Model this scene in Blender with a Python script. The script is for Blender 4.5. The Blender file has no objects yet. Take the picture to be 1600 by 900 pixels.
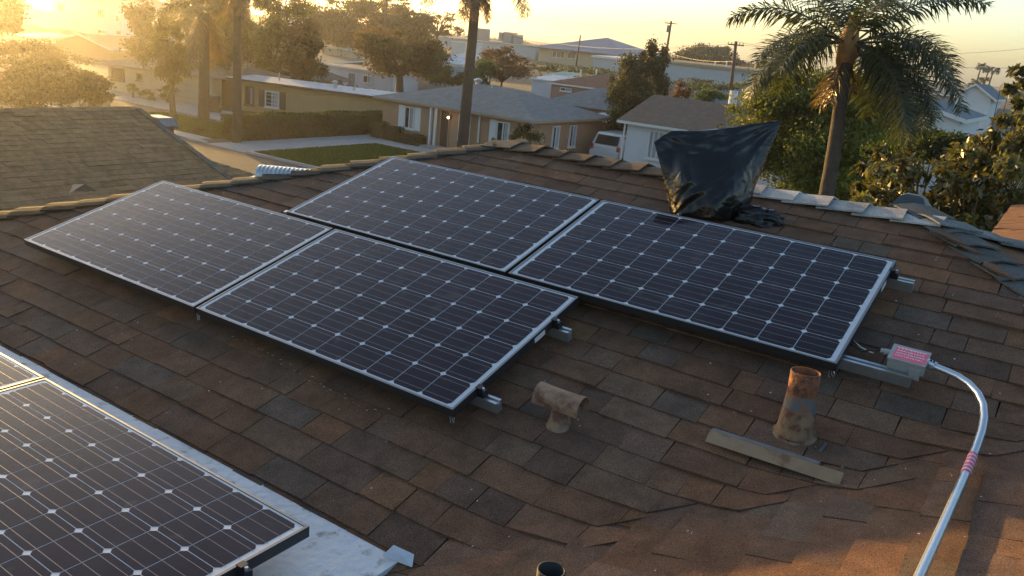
import bpy, math, random
import numpy as np
from mathutils import Vector, Matrix, noise

R = math.radians
sc = bpy.context.scene
COL = sc.collection
random.seed(7)
rng = np.random.default_rng(11)

# ------------------------------------------------------------------ camera
FOC = 1310.1                                    # focal length in photograph pixels (1600 wide)
CAM = Vector((5.14863, -2.48976, 1.45145))
RIGHT = Vector((0.82159466, 0.56230705, 0.09377099))
DOWN = Vector((0.23610257, -0.18591987, -0.95377638))
FWD = Vector((-0.51888129, 0.80575715, -0.28551292))
cam = bpy.data.cameras.new('camera')
cam.sensor_width = 36.0
cam.lens = FOC / 1600 * 36
cam.clip_start = 0.05
cam.clip_end = 3000
co = bpy.data.objects.new('camera', cam)
COL.objects.link(co)
co.matrix_world = Matrix(((RIGHT.x, -DOWN.x, -FWD.x, CAM.x), (RIGHT.y, -DOWN.y, -FWD.y, CAM.y),
                          (RIGHT.z, -DOWN.z, -FWD.z, CAM.z), (0, 0, 0, 1)))
sc.camera = co

# ------------------------------------------------------------------ sky, sun, exposure
SUN_AZ, SUN_EL = -68.3, 5.1                     # degrees, clockwise from +Y
world = bpy.data.worlds.new('World')
sc.world = world
world.use_nodes = True
wnt = world.node_tree
bg = wnt.nodes['Background']
sky = wnt.nodes.new('ShaderNodeTexSky')
sky.sky_type = 'NISHITA'
sky.sun_disc = False
sky.sun_elevation = R(SUN_EL)
sky.sun_rotation = R(SUN_AZ)
sky.altitude = 0
sky.air_density = 0.8
sky.dust_density = 1.6
sky.ozone_density = 1.4
wnt.links.new(sky.outputs[0], bg.inputs[0])
bg.inputs[1].default_value = 0.15
sun = bpy.data.lights.new('sun', 'SUN')
sun.energy = 3.8
sun.angle = R(0.5)
sun.color = (1.0, 0.60, 0.18)
so = bpy.data.objects.new('sun', sun)
COL.objects.link(so)
SUN = Vector((math.cos(R(SUN_EL)) * math.sin(R(SUN_AZ)), math.cos(R(SUN_EL)) * math.cos(R(SUN_AZ)), math.sin(R(SUN_EL))))
so.rotation_euler = SUN.to_track_quat('Z', 'Y').to_euler()
so.location = (-20, 10, 12)
sc.view_settings.view_transform = 'Standard'
sc.view_settings.look = 'None'
sc.view_settings.exposure = 1.68
sc.view_settings.gamma = 1
sc.view_settings.use_curve_mapping = False
try:
    sc.cycles.max_bounces = 6
    sc.cycles.transparent_max_bounces = 4
    sc.cycles.volume_bounces = 0
    sc.cycles.use_denoising = True
    sc.cycles.caustics_reflective = False
    sc.cycles.caustics_refractive = False
except Exception:
    pass

# ------------------------------------------------------------------ where a line of sight meets the place
def ray(px, py):
    return FWD + RIGHT * ((px - 800) / FOC) + DOWN * ((py - 450) / FOC)
def at(px, py, t):
    return CAM + ray(px, py) * t
def on_y(px, py, Y):
    d = ray(px, py)
    return CAM + d * ((Y - CAM.y) / d.y)
def on_x(px, py, X):
    d = ray(px, py)
    return CAM + d * ((X - CAM.x) / d.x)
def on_z(px, py, Z):
    d = ray(px, py)
    return CAM + d * ((Z - CAM.z) / d.z)
def to_px(p):
    k = Vector(p) - CAM
    z = k.dot(FWD)
    if z < 0.05:
        return (-9999, -9999, z)
    return (800 + FOC * k.dot(RIGHT) / z, 450 + FOC * k.dot(DOWN) / z, z)
def ground_z(x, y):
    d = math.hypot(x - 2, y - 0)
    a = min(max((d - 9) / 9, 0), 1)
    a = a * a * (3 - 2 * a)
    z = -3.1 + a * -1.9
    b = min(max((d - 95) / 110, 0), 1)
    b = b * b * (3 - 2 * b)
    z += b * 2.8
    return z

PITCH = R(16.67)
SP, CP, TP = math.sin(PITCH), math.cos(PITCH), math.tan(PITCH)
def roof(u, v, w):                               # coordinates on the main slope: along ridge, up slope, off the panels' plane
    return Vector((u, v * CP - w * SP, v * SP + w * CP))
ROOF_M = Matrix(((1, 0, 0, 0), (0, CP, -SP, 0), (0, SP, CP, 0), (0, 0, 0, 1)))
def on_roof(px, py, w):
    d = ray(px, py)
    n = Vector((0, -SP, CP))
    q = CAM + d * ((w - n.dot(CAM)) / n.dot(d))
    return q

# ------------------------------------------------------------------ materials
MATS = {}
def nodes(m):
    return m.node_tree.nodes, m.node_tree.links
def mat(name, col, rough=0.8, metal=0.0, var=0.0, vscale=4.0, bump=0.0, bscale=40.0, spec=0.5, coat=0.0, tint=False,
        translucent=0.0, col2=None, stain=0.0, stain_col=(0.1, 0.05, 0.03), stain_scale=3.0, emit=None, distort=0.0):
    m = bpy.data.materials.new(name)
    m.use_nodes = True
    N, L = nodes(m)
    b = N['Principled BSDF']
    b.inputs['Roughness'].default_value = rough
    b.inputs['Metallic'].default_value = metal
    b.inputs['Specular IOR Level'].default_value = spec
    b.inputs['Coat Weight'].default_value = coat
    b.inputs['Coat Roughness'].default_value = 0.04
    geo = N.new('ShaderNodeNewGeometry')
    src = None
    if tint:
        at_ = N.new('ShaderNodeAttribute')
        at_.attribute_name = 'tint'
        src = at_.outputs['Color']
    base = N.new('ShaderNodeRGB')
    base.outputs[0].default_value = (*col, 1)
    out = src if src is not None else base.outputs[0]
    if var > 0:
        nz = N.new('ShaderNodeTexNoise')
        nz.inputs['Scale'].default_value = vscale
        nz.inputs['Detail'].default_value = 5
        nz.inputs['Roughness'].default_value = 0.65
        L.new(geo.outputs['Position'], nz.inputs['Vector'])
        mr = N.new('ShaderNodeMapRange')
        mr.inputs[1].default_value = 0.3
        mr.inputs[2].default_value = 0.7
        mr.inputs[3].default_value = 1 - var
        mr.inputs[4].default_value = 1 + var
        L.new(nz.outputs[0], mr.inputs[0])
        mx = N.new('ShaderNodeMixRGB')
        mx.blend_type = 'MULTIPLY'
        mx.inputs[0].default_value = 1
        L.new(out, mx.inputs[1])
        L.new(mr.outputs[0], mx.inputs[2])
        out = mx.outputs[0]
    if col2 is not None or stain > 0:
        nz = N.new('ShaderNodeTexNoise')
        nz.inputs['Scale'].default_value = stain_scale
        nz.inputs['Detail'].default_value = 6
        nz.inputs['Roughness'].default_value = 0.6
        nz.inputs['Distortion'].default_value = distort
        L.new(geo.outputs['Position'], nz.inputs['Vector'])
        rp = N.new('ShaderNodeMapRange')
        rp.inputs[1].default_value = 0.62 - 0.25 * stain
        rp.inputs[2].default_value = 0.72 - 0.2 * stain
        L.new(nz.outputs[0], rp.inputs[0])
        mx = N.new('ShaderNodeMixRGB')
        L.new(rp.outputs[0], mx.inputs[0])
        L.new(out, mx.inputs[1])
        mx.inputs[2].default_value = (*(col2 if col2 is not None else stain_col), 1)
        out = mx.outputs[0]
    L.new(out, b.inputs['Base Color'])
    if bump > 0:
        nb = N.new('ShaderNodeTexNoise')
        nb.inputs['Scale'].default_value = bscale
        nb.inputs['Detail'].default_value = 4
        L.new(geo.outputs['Position'], nb.inputs['Vector'])
        bn = N.new('ShaderNodeBump')
        bn.inputs['Strength'].default_value = bump
        bn.inputs['Distance'].default_value = 0.02
        L.new(nb.outputs[0], bn.inputs['Height'])
        L.new(bn.outputs[0], b.inputs['Normal'])
    if translucent > 0:
        tr = N.new('ShaderNodeBsdfTranslucent')
        mm = N.new('ShaderNodeMixRGB')
        mm.blend_type = 'MULTIPLY'
        mm.inputs[0].default_value = 1
        L.new(out, mm.inputs[1])
        mm.inputs[2].default_value = (1.5, 1.35, 0.6, 1)
        L.new(mm.outputs[0], tr.inputs[0])
        ms = N.new('ShaderNodeMixShader')
        ms.inputs[0].default_value = translucent
        L.new(b.outputs[0], ms.inputs[1])
        L.new(tr.outputs[0], ms.inputs[2])
        L.new(ms.outputs[0], N['Material Output'].inputs[0])
    if emit:
        b.inputs['Emission Color'].default_value = (*emit[0], 1)
        b.inputs['Emission Strength'].default_value = emit[1]
    MATS[name] = m
    return m

def shingle_material():
    m = mat('shingle_granules', (0.08, 0.05, 0.035), rough=0.95, tint=True, var=0.28, vscale=9.0, spec=0.2)
    N, L = nodes(m)
    b = N['Principled BSDF']
    geo = N.new('ShaderNodeNewGeometry')
    # mineral granules: fine speckle in colour and relief
    v = N.new('ShaderNodeTexNoise')
    v.inputs['Scale'].default_value = 260
    v.inputs['Detail'].default_value = 2
    L.new(geo.outputs['Position'], v.inputs['Vector'])
    mr = N.new('ShaderNodeMapRange')
    mr.inputs[1].default_value, mr.inputs[2].default_value = 0.3, 0.7
    mr.inputs[3].default_value, mr.inputs[4].default_value = 0.45, 1.6
    L.new(v.outputs[0], mr.inputs[0])
    old = b.inputs['Base Color'].links[0].from_socket
    mx = N.new('ShaderNodeMixRGB')
    mx.blend_type = 'MULTIPLY'
    mx.inputs[0].default_value = 1
    L.new(old, mx.inputs[1])
    L.new(mr.outputs[0], mx.inputs[2])
    L.new(mx.outputs[0], b.inputs['Base Color'])
    bn = N.new('ShaderNodeBump')
    bn.inputs['Strength'].default_value = 0.5
    bn.inputs['Distance'].default_value = 0.004
    L.new(v.outputs[0], bn.inputs['Height'])
    L.new(bn.outputs[0], b.inputs['Normal'])
    return m

M = {}
M['shingle'] = shingle_material()
M['deck'] = mat('roof_felt', (0.02, 0.017, 0.015), rough=0.95)
M['white_roof'] = mat('white_roof_coating', (0.62, 0.64, 0.66), rough=0.75, var=0.08, vscale=3, bump=0.5, bscale=26, stain=0.22,
                      stain_col=(0.30, 0.29, 0.28), stain_scale=14)
M['backsheet'] = mat('panel_backsheet', (0.55, 0.57, 0.60), rough=0.12, spec=0.5)
M['cell'] = mat('solar_cell', (0.022, 0.015, 0.021), rough=0.07, spec=0.15, var=0.3, vscale=5, stain=0.05, stain_col=(0.05, 0.042, 0.04), stain_scale=7)
M['busbar'] = mat('busbar_silver', (0.27, 0.26, 0.27), rough=0.25)
M['black_frame'] = mat('black_anodised_frame', (0.02, 0.02, 0.022), rough=0.4, spec=0.6)
M['lip_sheen'] = mat('frame_lip_sky_sheen', (0.20, 0.205, 0.215), rough=0.35, metal=0.3)  # black frame's top: sky reflection painted in as a lighter grey
M['alu'] = mat('aluminium', (0.55, 0.57, 0.58), rough=0.32, metal=0.85, var=0.1, vscale=30)
M['dark_metal'] = mat('dark_clamp_metal', (0.03, 0.03, 0.032), rough=0.4, metal=0.5)
M['steel'] = mat('galvanised_conduit', (0.62, 0.66, 0.70), rough=0.30, metal=0.9, var=0.08, vscale=18)
M['greybox'] = mat('grey_enamel', (0.30, 0.31, 0.31), rough=0.5, var=0.06, vscale=20)
M['pink'] = mat('pink_label', (0.70, 0.13, 0.20), rough=0.5)
M['white_print'] = mat('label_print', (0.75, 0.70, 0.72), rough=0.5)
M['lit_tan'] = mat('lit_tan_sheet', (0.42, 0.29, 0.20), rough=0.6)  # half cone vent's face: the light on it is painted into the tan
M['label_white'] = mat('label_white', (0.6, 0.6, 0.6), rough=0.5)
M['tan_paint'] = mat('tan_vent_paint', (0.27, 0.165, 0.095), rough=0.65, var=0.2, vscale=14, stain=0.55, stain_col=(0.13, 0.05, 0.033), stain_scale=13)
M['rust'] = mat('rusted_iron', (0.24, 0.085, 0.032), rough=0.9, var=0.45, vscale=22, bump=0.35, bscale=60, stain=0.6, stain_col=(0.085, 0.035, 0.028), stain_scale=24)
M['rust_grey'] = mat('bare_grey_zinc', (0.10, 0.10, 0.10), rough=0.7, var=0.3, vscale=20, stain=0.5, stain_col=(0.20, 0.085, 0.04), stain_scale=20)
M['rust_tan'] = mat('rust_over_tan_paint', (0.23, 0.14, 0.075), rough=0.85, var=0.25, vscale=16, stain=0.65, stain_col=(0.12, 0.042, 0.026), stain_scale=18)
M['strip_tan'] = mat('tan_flashing', (0.28, 0.18, 0.10), rough=0.6, var=0.2, vscale=12, stain=0.2, stain_col=(0.16, 0.08, 0.04), stain_scale=8)
M['strip_grey'] = mat('grey_flashing', (0.18, 0.18, 0.17), rough=0.5, metal=0.3, var=0.2, vscale=14)
M['bag'] = mat('black_plastic_film', (0.009, 0.008, 0.0075), rough=0.27, spec=0.42, bump=0.25, bscale=14)
def crumple():
    N, L = nodes(M['bag'])
    g = N.new('ShaderNodeNewGeometry')
    nz = N.new('ShaderNodeTexNoise')
    nz.inputs['Scale'].default_value = 5
    nz.inputs['Detail'].default_value = 3
    L.new(g.outputs['Position'], nz.inputs['Vector'])
    mp = N.new('ShaderNodeVectorMath')
    mp.operation = 'MULTIPLY_ADD'
    mp.inputs[1].default_value = (.35, .35, .35)
    L.new(nz.outputs['Color'], mp.inputs[0])
    L.new(g.outputs['Position'], mp.inputs[2])
    vo = N.new('ShaderNodeTexVoronoi')
    vo.feature = 'DISTANCE_TO_EDGE'
    vo.inputs['Scale'].default_value = 9
    L.new(mp.outputs[0], vo.inputs['Vector'])
    old = N['Bump'] if 'Bump' in N else None
    bn = N.new('ShaderNodeBump')
    bn.inputs['Strength'].default_value = .55
    bn.inputs['Distance'].default_value = .02
    L.new(vo.outputs[0], bn.inputs['Height'])
    if old: L.new(old.outputs[0], bn.inputs['Normal'])
    L.new(bn.outputs[0], N['Principled BSDF'].inputs['Normal'])
crumple()
M['dark_iron'] = mat('black_iron', (0.02, 0.018, 0.016), rough=0.7)
M['galv'] = mat('galvanised_sheet', (0.45, 0.47, 0.47), rough=0.35, metal=0.7, var=0.15, vscale=12)
M['galv_green'] = mat('weathered_green_metal', (0.05, 0.068, 0.068), rough=0.5, metal=0.2, var=0.3, vscale=18)
M['cap_metal'] = mat('dull_grey_sheet', (0.22, 0.23, 0.24), rough=0.5, metal=0.3, var=0.2, vscale=8)
M['leaf_litter'] = mat('dry_leaf_litter', (0.10, 0.045, 0.02), rough=0.95, var=0.5, vscale=30)
# the street
M['ground'] = mat('dry_ground', (0.11, 0.085, 0.055), rough=0.95, var=0.35, vscale=0.5, bump=0.3, bscale=3, col2=(0.06, 0.075, 0.025), stain_scale=0.12, stain=0.3)
M['asphalt'] = mat('asphalt', (0.075, 0.068, 0.06), rough=0.9, var=0.2, vscale=1.2, bump=0.2, bscale=40)
M['concrete'] = mat('concrete', (0.34, 0.33, 0.31), rough=0.85, var=0.12, vscale=1.5)
M['lawn'] = mat('lawn_soil', (0.05, 0.065, 0.02), rough=0.95, var=0.3, vscale=3)
M['grass'] = mat('grass_blade', (0.05, 0.095, 0.016), rough=0.7, translucent=0.3, tint=True)
M['leaf'] = mat('foliage', (0.05, 0.08, 0.02), rough=0.6, tint=True, translucent=0.42)
M['leaf_gloss'] = mat('glossy_leaf', (0.05, 0.07, 0.02), rough=0.38, tint=True, translucent=0.35)
M['bark'] = mat('bark', (0.085, 0.062, 0.042), rough=0.95, var=0.35, vscale=6, bump=0.8, bscale=9)
M['palm_bark'] = mat('palm_trunk_bark', (0.062, 0.047, 0.034), rough=0.95, var=0.3, vscale=5, bump=0.8, bscale=11)
M['palm_boot'] = mat('palm_fibre', (0.30, 0.145, 0.045), rough=0.85, var=0.35, vscale=6)
M['peach'] = mat('peach_stucco', (0.38, 0.235, 0.145), rough=0.95, var=0.06, vscale=2, bump=0.15, bscale=30)
M['yellow'] = mat('ochre_stucco', (0.44, 0.30, 0.15), rough=0.95, var=0.06, vscale=2)
M['cream'] = mat('cream_stucco', (0.48, 0.40, 0.27), rough=0.95, var=0.07, vscale=1.5)
M['white_wall'] = mat('white_painted_wall', (0.62, 0.63, 0.64), rough=0.9, var=0.06, vscale=1.5)
M['blue_wall'] = mat('pale_blue_wall', (0.40, 0.45, 0.48), rough=0.9, var=0.06, vscale=0.6)
M['salmon'] = mat('salmon_stucco', (0.40, 0.22, 0.17), rough=0.95, var=0.06, vscale=2)
M['grey_wall'] = mat('grey_wall', (0.26, 0.26, 0.26), rough=0.9, var=0.08, vscale=1.5)
M['brown_wall'] = mat('brown_wall', (0.24, 0.14, 0.08), rough=0.9, var=0.08, vscale=1.5)
def roofmat(n, c, sc_=3.0):
    return mat(n, c, rough=0.92, var=0.22, vscale=sc_, bump=0.4, bscale=12, spec=0.25)
M['roof_grey'] = roofmat('grey_composition_roof', (0.20, 0.205, 0.20))
M['roof_tan'] = roofmat('tan_composition_roof', (0.20, 0.165, 0.12))
M['roof_brown'] = roofmat('brown_composition_roof', (0.16, 0.115, 0.085))
M['roof_red'] = roofmat('reddish_roof', (0.20, 0.10, 0.065))
M['roof_white'] = mat('white_rolled_roof', (0.56, 0.56, 0.56), rough=0.85, var=0.2, vscale=2.5, stain=0.2, stain_col=(0.25, 0.23, 0.21), stain_scale=2)
M['roof_blue'] = mat('blue_metal_roof', (0.085, 0.125, 0.20), rough=0.5, metal=0.1, var=0.08, vscale=1)
M['roof_slate'] = roofmat('blue_grey_roof', (0.15, 0.175, 0.20))
M['trim'] = mat('white_trim', (0.68, 0.68, 0.66), rough=0.6)
M['trim_brown'] = mat('brown_trim', (0.10, 0.065, 0.04), rough=0.7)
M['trim_tan'] = mat('tan_trim', (0.34, 0.25, 0.17), rough=0.7)
M['glass'] = mat('window_glass', (0.025, 0.03, 0.032), rough=0.05, spec=0.6)
M['curtain'] = mat('pale_curtain', (0.34, 0.36, 0.38), rough=0.8)
M['door_brown'] = mat('brown_door', (0.075, 0.042, 0.025), rough=0.6)
M['door_grey'] = mat('grey_door', (0.22, 0.22, 0.22), rough=0.6)
M['fence_brown'] = mat('fence_board', (0.10, 0.055, 0.035), rough=0.9, var=0.3, vscale=4)
M['pole_wood'] = mat('pole_wood', (0.075, 0.045, 0.032), rough=0.95, var=0.2, vscale=3)
M['bin'] = mat('brown_bin_plastic', (0.085, 0.04, 0.03), rough=0.5)
M['lamp'] = mat('lamp_glow', (1, 0.7, 0.4), emit=((1.0, 0.62, 0.28), 9.0))
M['car_white'] = mat('white_car_paint', (0.55, 0.56, 0.56), rough=0.3, coat=0.6)
M['car_dark'] = mat('dark_trim_plastic', (0.03, 0.03, 0.03), rough=0.5)
M['car_red'] = mat('red_tail_lens', (0.45, 0.03, 0.03), rough=0.2)
M['rubber'] = mat('tyre_rubber', (0.02, 0.02, 0.02), rough=0.9)
M['awning'] = mat('orange_awning', (0.50, 0.14, 0.07), rough=0.8)
M['green_metal'] = mat('green_sheet_roof', (0.14, 0.26, 0.21), rough=0.6)
M['wire'] = mat('cable_black', (0.02, 0.02, 0.02), rough=0.6)
M['brick'] = mat('red_brick', (0.22, 0.10, 0.07), rough=0.9, var=0.25, vscale=6)

# ------------------------------------------------------------------ mesh helpers
class MB:
    def __init__(self):
        self.v, self.f, self.mi, self.t = [], [], [], []
        self.cur = 0
        self.tint = None
    def add(self, vs, fs):
        o = len(self.v)
        self.v += [tuple(p) for p in vs]
        for f in fs:
            self.f.append(tuple(i + o for i in f))
            self.mi.append(self.cur)
            self.t.append(self.tint)
        return self
    def box(self, a, b, m=None):
        x0, y0, z0 = a
        x1, y1, z1 = b
        vs = [(x0, y0, z0), (x1, y0, z0), (x1, y1, z0), (x0, y1, z0), (x0, y0, z1), (x1, y0, z1), (x1, y1, z1), (x0, y1, z1)]
        if m is not None:
            vs = [m @ Vector(p) for p in vs]
        return self.add(vs, [(0, 3, 2, 1), (4, 5, 6, 7), (0, 1, 5, 4), (1, 2, 6, 5), (2, 3, 7, 6), (3, 0, 4, 7)])
    def quad(self, a, b, c, d):
        return self.add([a, b, c, d], [(0, 1, 2, 3)])
    def poly(self, pts):
        return self.add(pts, [tuple(range(len(pts)))])
    def prism(self, pts, off):
        n = len(pts)
        off = Vector(off)
        vs = [Vector(p) for p in pts] + [Vector(p) + off for p in pts]
        fs = [tuple(range(n - 1, -1, -1)), tuple(range(n, 2 * n))] + [(i, (i + 1) % n, n + (i + 1) % n, n + i) for i in range(n)]
        return self.add(vs, fs)
    def tube(self, pts, rad, n=8, cap=True):
        pts = [Vector(p) for p in pts]
        if not hasattr(rad, '__len__'):
            rad = [rad] * len(pts)
        vs, fs = [], []
        side = None
        for i, p in enumerate(pts):
            d = (pts[min(i + 1, len(pts) - 1)] - pts[max(i - 1, 0)])
            if d.length < 1e-9:
                d = Vector((0, 0, 1))
            d.normalize()
            if side is None:
                side = d.orthogonal().normalized()
            side = (side - d * side.dot(d))
            if side.length < 1e-6:
                side = d.orthogonal()
            side.normalize()
            up = d.cross(side)
            for k in range(n):
                a = 2 * math.pi * k / n
                vs.append(p + (side * math.cos(a) + up * math.sin(a)) * rad[i])
        for i in range(len(pts) - 1):
            for k in range(n):
                fs.append((i * n + k, i * n + (k + 1) % n, (i + 1) * n + (k + 1) % n, (i + 1) * n + k))
        if cap:
            fs.append(tuple(range(n - 1, -1, -1)))
            fs.append(tuple(range((len(pts) - 1) * n, len(pts) * n)))
        return self.add(vs, fs)
    def mesh(self, name, mats, smooth=False):
        me = bpy.data.meshes.new(name)
        me.from_pydata(self.v, [], self.f)
        for m in (mats if isinstance(mats, (list, tuple)) else [mats]):
            me.materials.append(m)
        if any(self.mi):
            me.polygons.foreach_set('material_index', self.mi)
        if any(t is not None for t in self.t):
            ca = me.color_attributes.new('tint', 'FLOAT_COLOR', 'CORNER')
            arr = []
            for f, t in zip(self.f, self.t):
                arr += [*(t or (0.08, 0.05, 0.03)), 1.0] * len(f)
            ca.data.foreach_set('color', arr)
        if smooth:
            me.polygons.foreach_set('use_smooth', [True] * len(me.polygons))
        me.update()
        return me
    def build(self, name, mats, parent=None, smooth=False, kind=None, loc=None):
        return link(name, self.mesh(name, mats, smooth), parent, kind, loc)

def link(name, me, parent=None, kind=None, loc=None):
    o = bpy.data.objects.new(name, me)
    COL.objects.link(o)
    if parent is not None:
        o.parent = parent
    if kind:
        o['kind'] = kind
    if loc is not None:
        o.location = loc
    return o
def thing(name, label, cat, loc=(0, 0, 0), rz=0.0, group=None):
    o = bpy.data.objects.new(name, None)
    COL.objects.link(o)
    o.location = loc
    o.rotation_euler = (0, 0, rz)
    o.empty_display_size = 0.2
    o['label'] = label
    o['category'] = cat
    if group:
        o['group'] = group
    return o
def tag(o, label, cat, group=None):
    o['label'] = label
    o['category'] = cat
    if group:
        o['group'] = group
    return o
def np_mesh(name, V, F, mats, tint=None, smooth=False):
    """many equal polygons at once: V (n,k,3) corner points, tint (n,3)"""
    n, k, _ = V.shape
    me = bpy.data.meshes.new(name)
    me.vertices.add(n * k)
    me.vertices.foreach_set('co', V.reshape(-1).astype(np.float32))
    me.loops.add(n * k)
    me.loops.foreach_set('vertex_index', np.arange(n * k, dtype=np.int32))
    me.polygons.add(n)
    me.polygons.foreach_set('loop_start', np.arange(0, n * k, k, dtype=np.int32))
    me.polygons.foreach_set('loop_total', np.full(n, k, dtype=np.int32))
    for m in (mats if isinstance(mats, (list, tuple)) else [mats]):
        me.materials.append(m)
    if tint is not None:
        ca = me.color_attributes.new('tint', 'FLOAT_COLOR', 'CORNER')
        c = np.ones((n, k, 4), np.float32)
        c[:, :, :3] = tint[:, None, :]
        ca.data.foreach_set('color', c.reshape(-1))
    me.update(calc_edges=True)
    me.validate()
    return me

# ================================================================== GROUND, STREET
def ground_sheet():
    xs = np.unique(np.concatenate([np.linspace(-1500, -160, 14), np.linspace(-150, 120, 91), np.linspace(140, 900, 9)]))
    ys = np.unique(np.concatenate([np.linspace(-300, -30, 7), np.linspace(-24, 240, 89), np.linspace(270, 2200, 12)]))
    b = MB()
    vs = [(x, y, ground_z(x, y) + (0.0 if math.hypot(x, y) < 60 else 0.5 * (noise.noise((x * .03, y * .03, 1.3))))) for y in ys for x in xs]
    n = len(xs)
    fs = [(j * n + i, j * n + i + 1, (j + 1) * n + i + 1, (j + 1) * n + i) for j in range(len(ys) - 1) for i in range(n - 1)]
    b.add(vs, fs)
    b.build('ground', M['ground'], smooth=True, kind='structure')
ground_sheet()
ZS = -5.0
def slab(name, x0, x1, y0, y1, top, m, depth=0.3):
    return MB().box((x0, y0, top - depth), (x1, y1, top), None).build(name, m, kind='structure')
slab('street', -90, 40, 18.6, 23.6, ZS + 0.02, M['asphalt'])
slab('kerb', -90, -30.4, 23.6, 23.78, ZS + 0.13, M['concrete'])
slab('kerb', -27.3, 40, 23.6, 23.78, ZS + 0.13, M['concrete'])
slab('kerb', -90, 40, 18.4, 18.6, ZS + 0.13, M['concrete'])
slab('driveway', -30.3, -27.4, 23.6, 35.2, ZS + 0.05, M['concrete'])
slab('lawn', -27.3, -22.3, 24.0, 32.4, ZS + 0.06, M['lawn'])
slab('path', -27.4, -22.0, 32.45, 34.2, ZS + 0.07, M['concrete'])
slab('path', -44.5, -31.6, 23.9, 24.9, ZS + 0.06, M['concrete'])
slab('driveway', -50.0, -36.0, 30.1, 33.6, ZS + 0.05, M['concrete'])
slab('driveway', -18.9, -15.2, 23.9, 46, ZS + 0.05, M['concrete'])
slab('lawn', -41.5, -31.8, 25.2, 28.9, ZS + 0.055, M['lawn'])

def grass(name, x0, x1, y0, y1, z, n):
    p = np.stack([rng.uniform(x0, x1, n), rng.uniform(y0, y1, n), np.full(n, z)], 1)
    a = rng.uniform(0, 2 * np.pi, n)
    w = rng.uniform(.02, .05, n)[:, None]
    h = rng.uniform(.04, .10, n)
    s = np.stack([np.cos(a), np.sin(a), np.zeros(n)], 1) * w
    t = np.stack([rng.normal(0, .03, n), rng.normal(0, .03, n), h], 1)
    V = np.stack([p - s, p + s, p + t], 1)
    c = np.array([.05, .092, .016])[None] * rng.uniform(.7, 1.35, (n, 1)) * np.array([1, 1, 1])[None]
    link(name, np_mesh(name, V, None, M['grass'], c), kind='stuff')
grass('grass', -27.25, -22.35, 24.05, 32.35, ZS + .06, 26000)
grass('grass', -41.5, -31.8, 25.2, 28.9, ZS + .055, 14000)

# ================================================================== THE HOUSE WE STAND ON
house = thing('house', 'house in the foreground with brown shingled hip roof and white flat roof strip', 'house', (0, 0, 0))
RZ, RY, RX0, RX1 = 0.6793, 2.7386, 1.5736, 4.5864     # ridge height, its Y, its two ends
VX, VY = 5.7475, 1.5775                          # where right hip meets the cross gable
EY, EX = -0.66, 3.50                             # lower edges of the main slope and of the cross gable's left slope
def main_z(y): return RZ - (RY - y) * TP
def cross_z(x): return RZ - (RY + 4.17) * TP + x * TP
deck = MB()
HK = 3.6
deck.poly([(RX0, RY, RZ), (RX0 - HK, RY - HK, RZ - HK * TP), (EX, RY - HK, RZ - HK * TP), (EX, EX - 4.17, main_z(EX - 4.17)), (VX, VY, main_z(VY)), (RX1, RY, RZ)])
deck.poly([(RX0, RY, RZ), (RX0 - HK, RY + HK, RZ - HK * TP), (RX0 - HK, RY - HK, RZ - HK * TP)])
deck.poly([(RX0, RY, RZ), (RX1, RY, RZ), (RX1 + HK, RY + HK, RZ - HK * TP), (RX0 - HK, RY + HK, RZ - HK * TP)])
deck.poly([(EX, EX - 4.17, cross_z(EX)), (EX, -7, cross_z(EX)), (VX, -7, cross_z(VX)), (VX, VY, cross_z(VX))])
deck.poly([(RX1, RY, RZ), (VX, VY, main_z(VY)), (VX, -7, cross_z(VX)), (RX1 + HK, -7, RZ - HK * TP), (RX1 + HK, RY + HK, RZ - HK * TP)])
roof_o = deck.build('roof', M['deck'], house)
wl = MB()
wl.box((RX0 - HK + .4, -.9, -3.2), (RX1 + HK - .4, RY + HK - .4, -.62))
wl.box((EX + .35, -6.8, -3.2), (RX1 + HK - .41, -.9, -.62))
wl.build('wall', M['cream'], house)
# white coated flat roof in the inner corner
fr = MB()
fr.box((-6.0, -4.6, -.52), (3.56, -0.545, -.298))
fl = fr.build('flat_roof', M['white_roof'], house)
fp = MB()
fp.prism([Vector((3.50, -.585, -.296)), Vector((3.62, -.57, -.292)), Vector((3.60, -.54, -.270)), Vector((3.525, -.562, -.256))], (0, .004, .002))
fp.build('flashing_flap', M['white_roof'], fl)

# ---- shingles: laminated tabs, each a thin wedge
TINTS = [(.142, .076, .045), (.156, .080, .045), (.130, .076, .050), (.118, .069, .046), (.146, .086, .053), (.116, .078, .057), (.168, .084, .044), (.112, .078, .056)]
TW = [.24, .14, .18, .14, .13, .08, .05, .04]
EXPO = 0.143
def clip_poly(P, lines):
    """keep the side a*x+b*y+c>=0 of each line"""
    for a, b, c in lines:
        out = []
        for i in range(len(P)):
            p, q = P[i], P[(i + 1) % len(P)]
            dp, dq = a * p[0] + b * p[1] + c, a * q[0] + b * q[1] + c
            if dp >= 0:
                out.append(p)
            if dp * dq < 0:
                t = dp / (dp - dq)
                out.append((p[0] + t * (q[0] - p[0]), p[1] + t * (q[1] - p[1])))
        P = out
        if len(P) < 3:
            return None
    return P
def area2(P):
    return abs(sum(P[i][0] * P[(i + 1) % len(P)][1] - P[(i + 1) % len(P)][0] * P[i][1] for i in range(len(P)))) / 2
class Tab:
    pass
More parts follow.
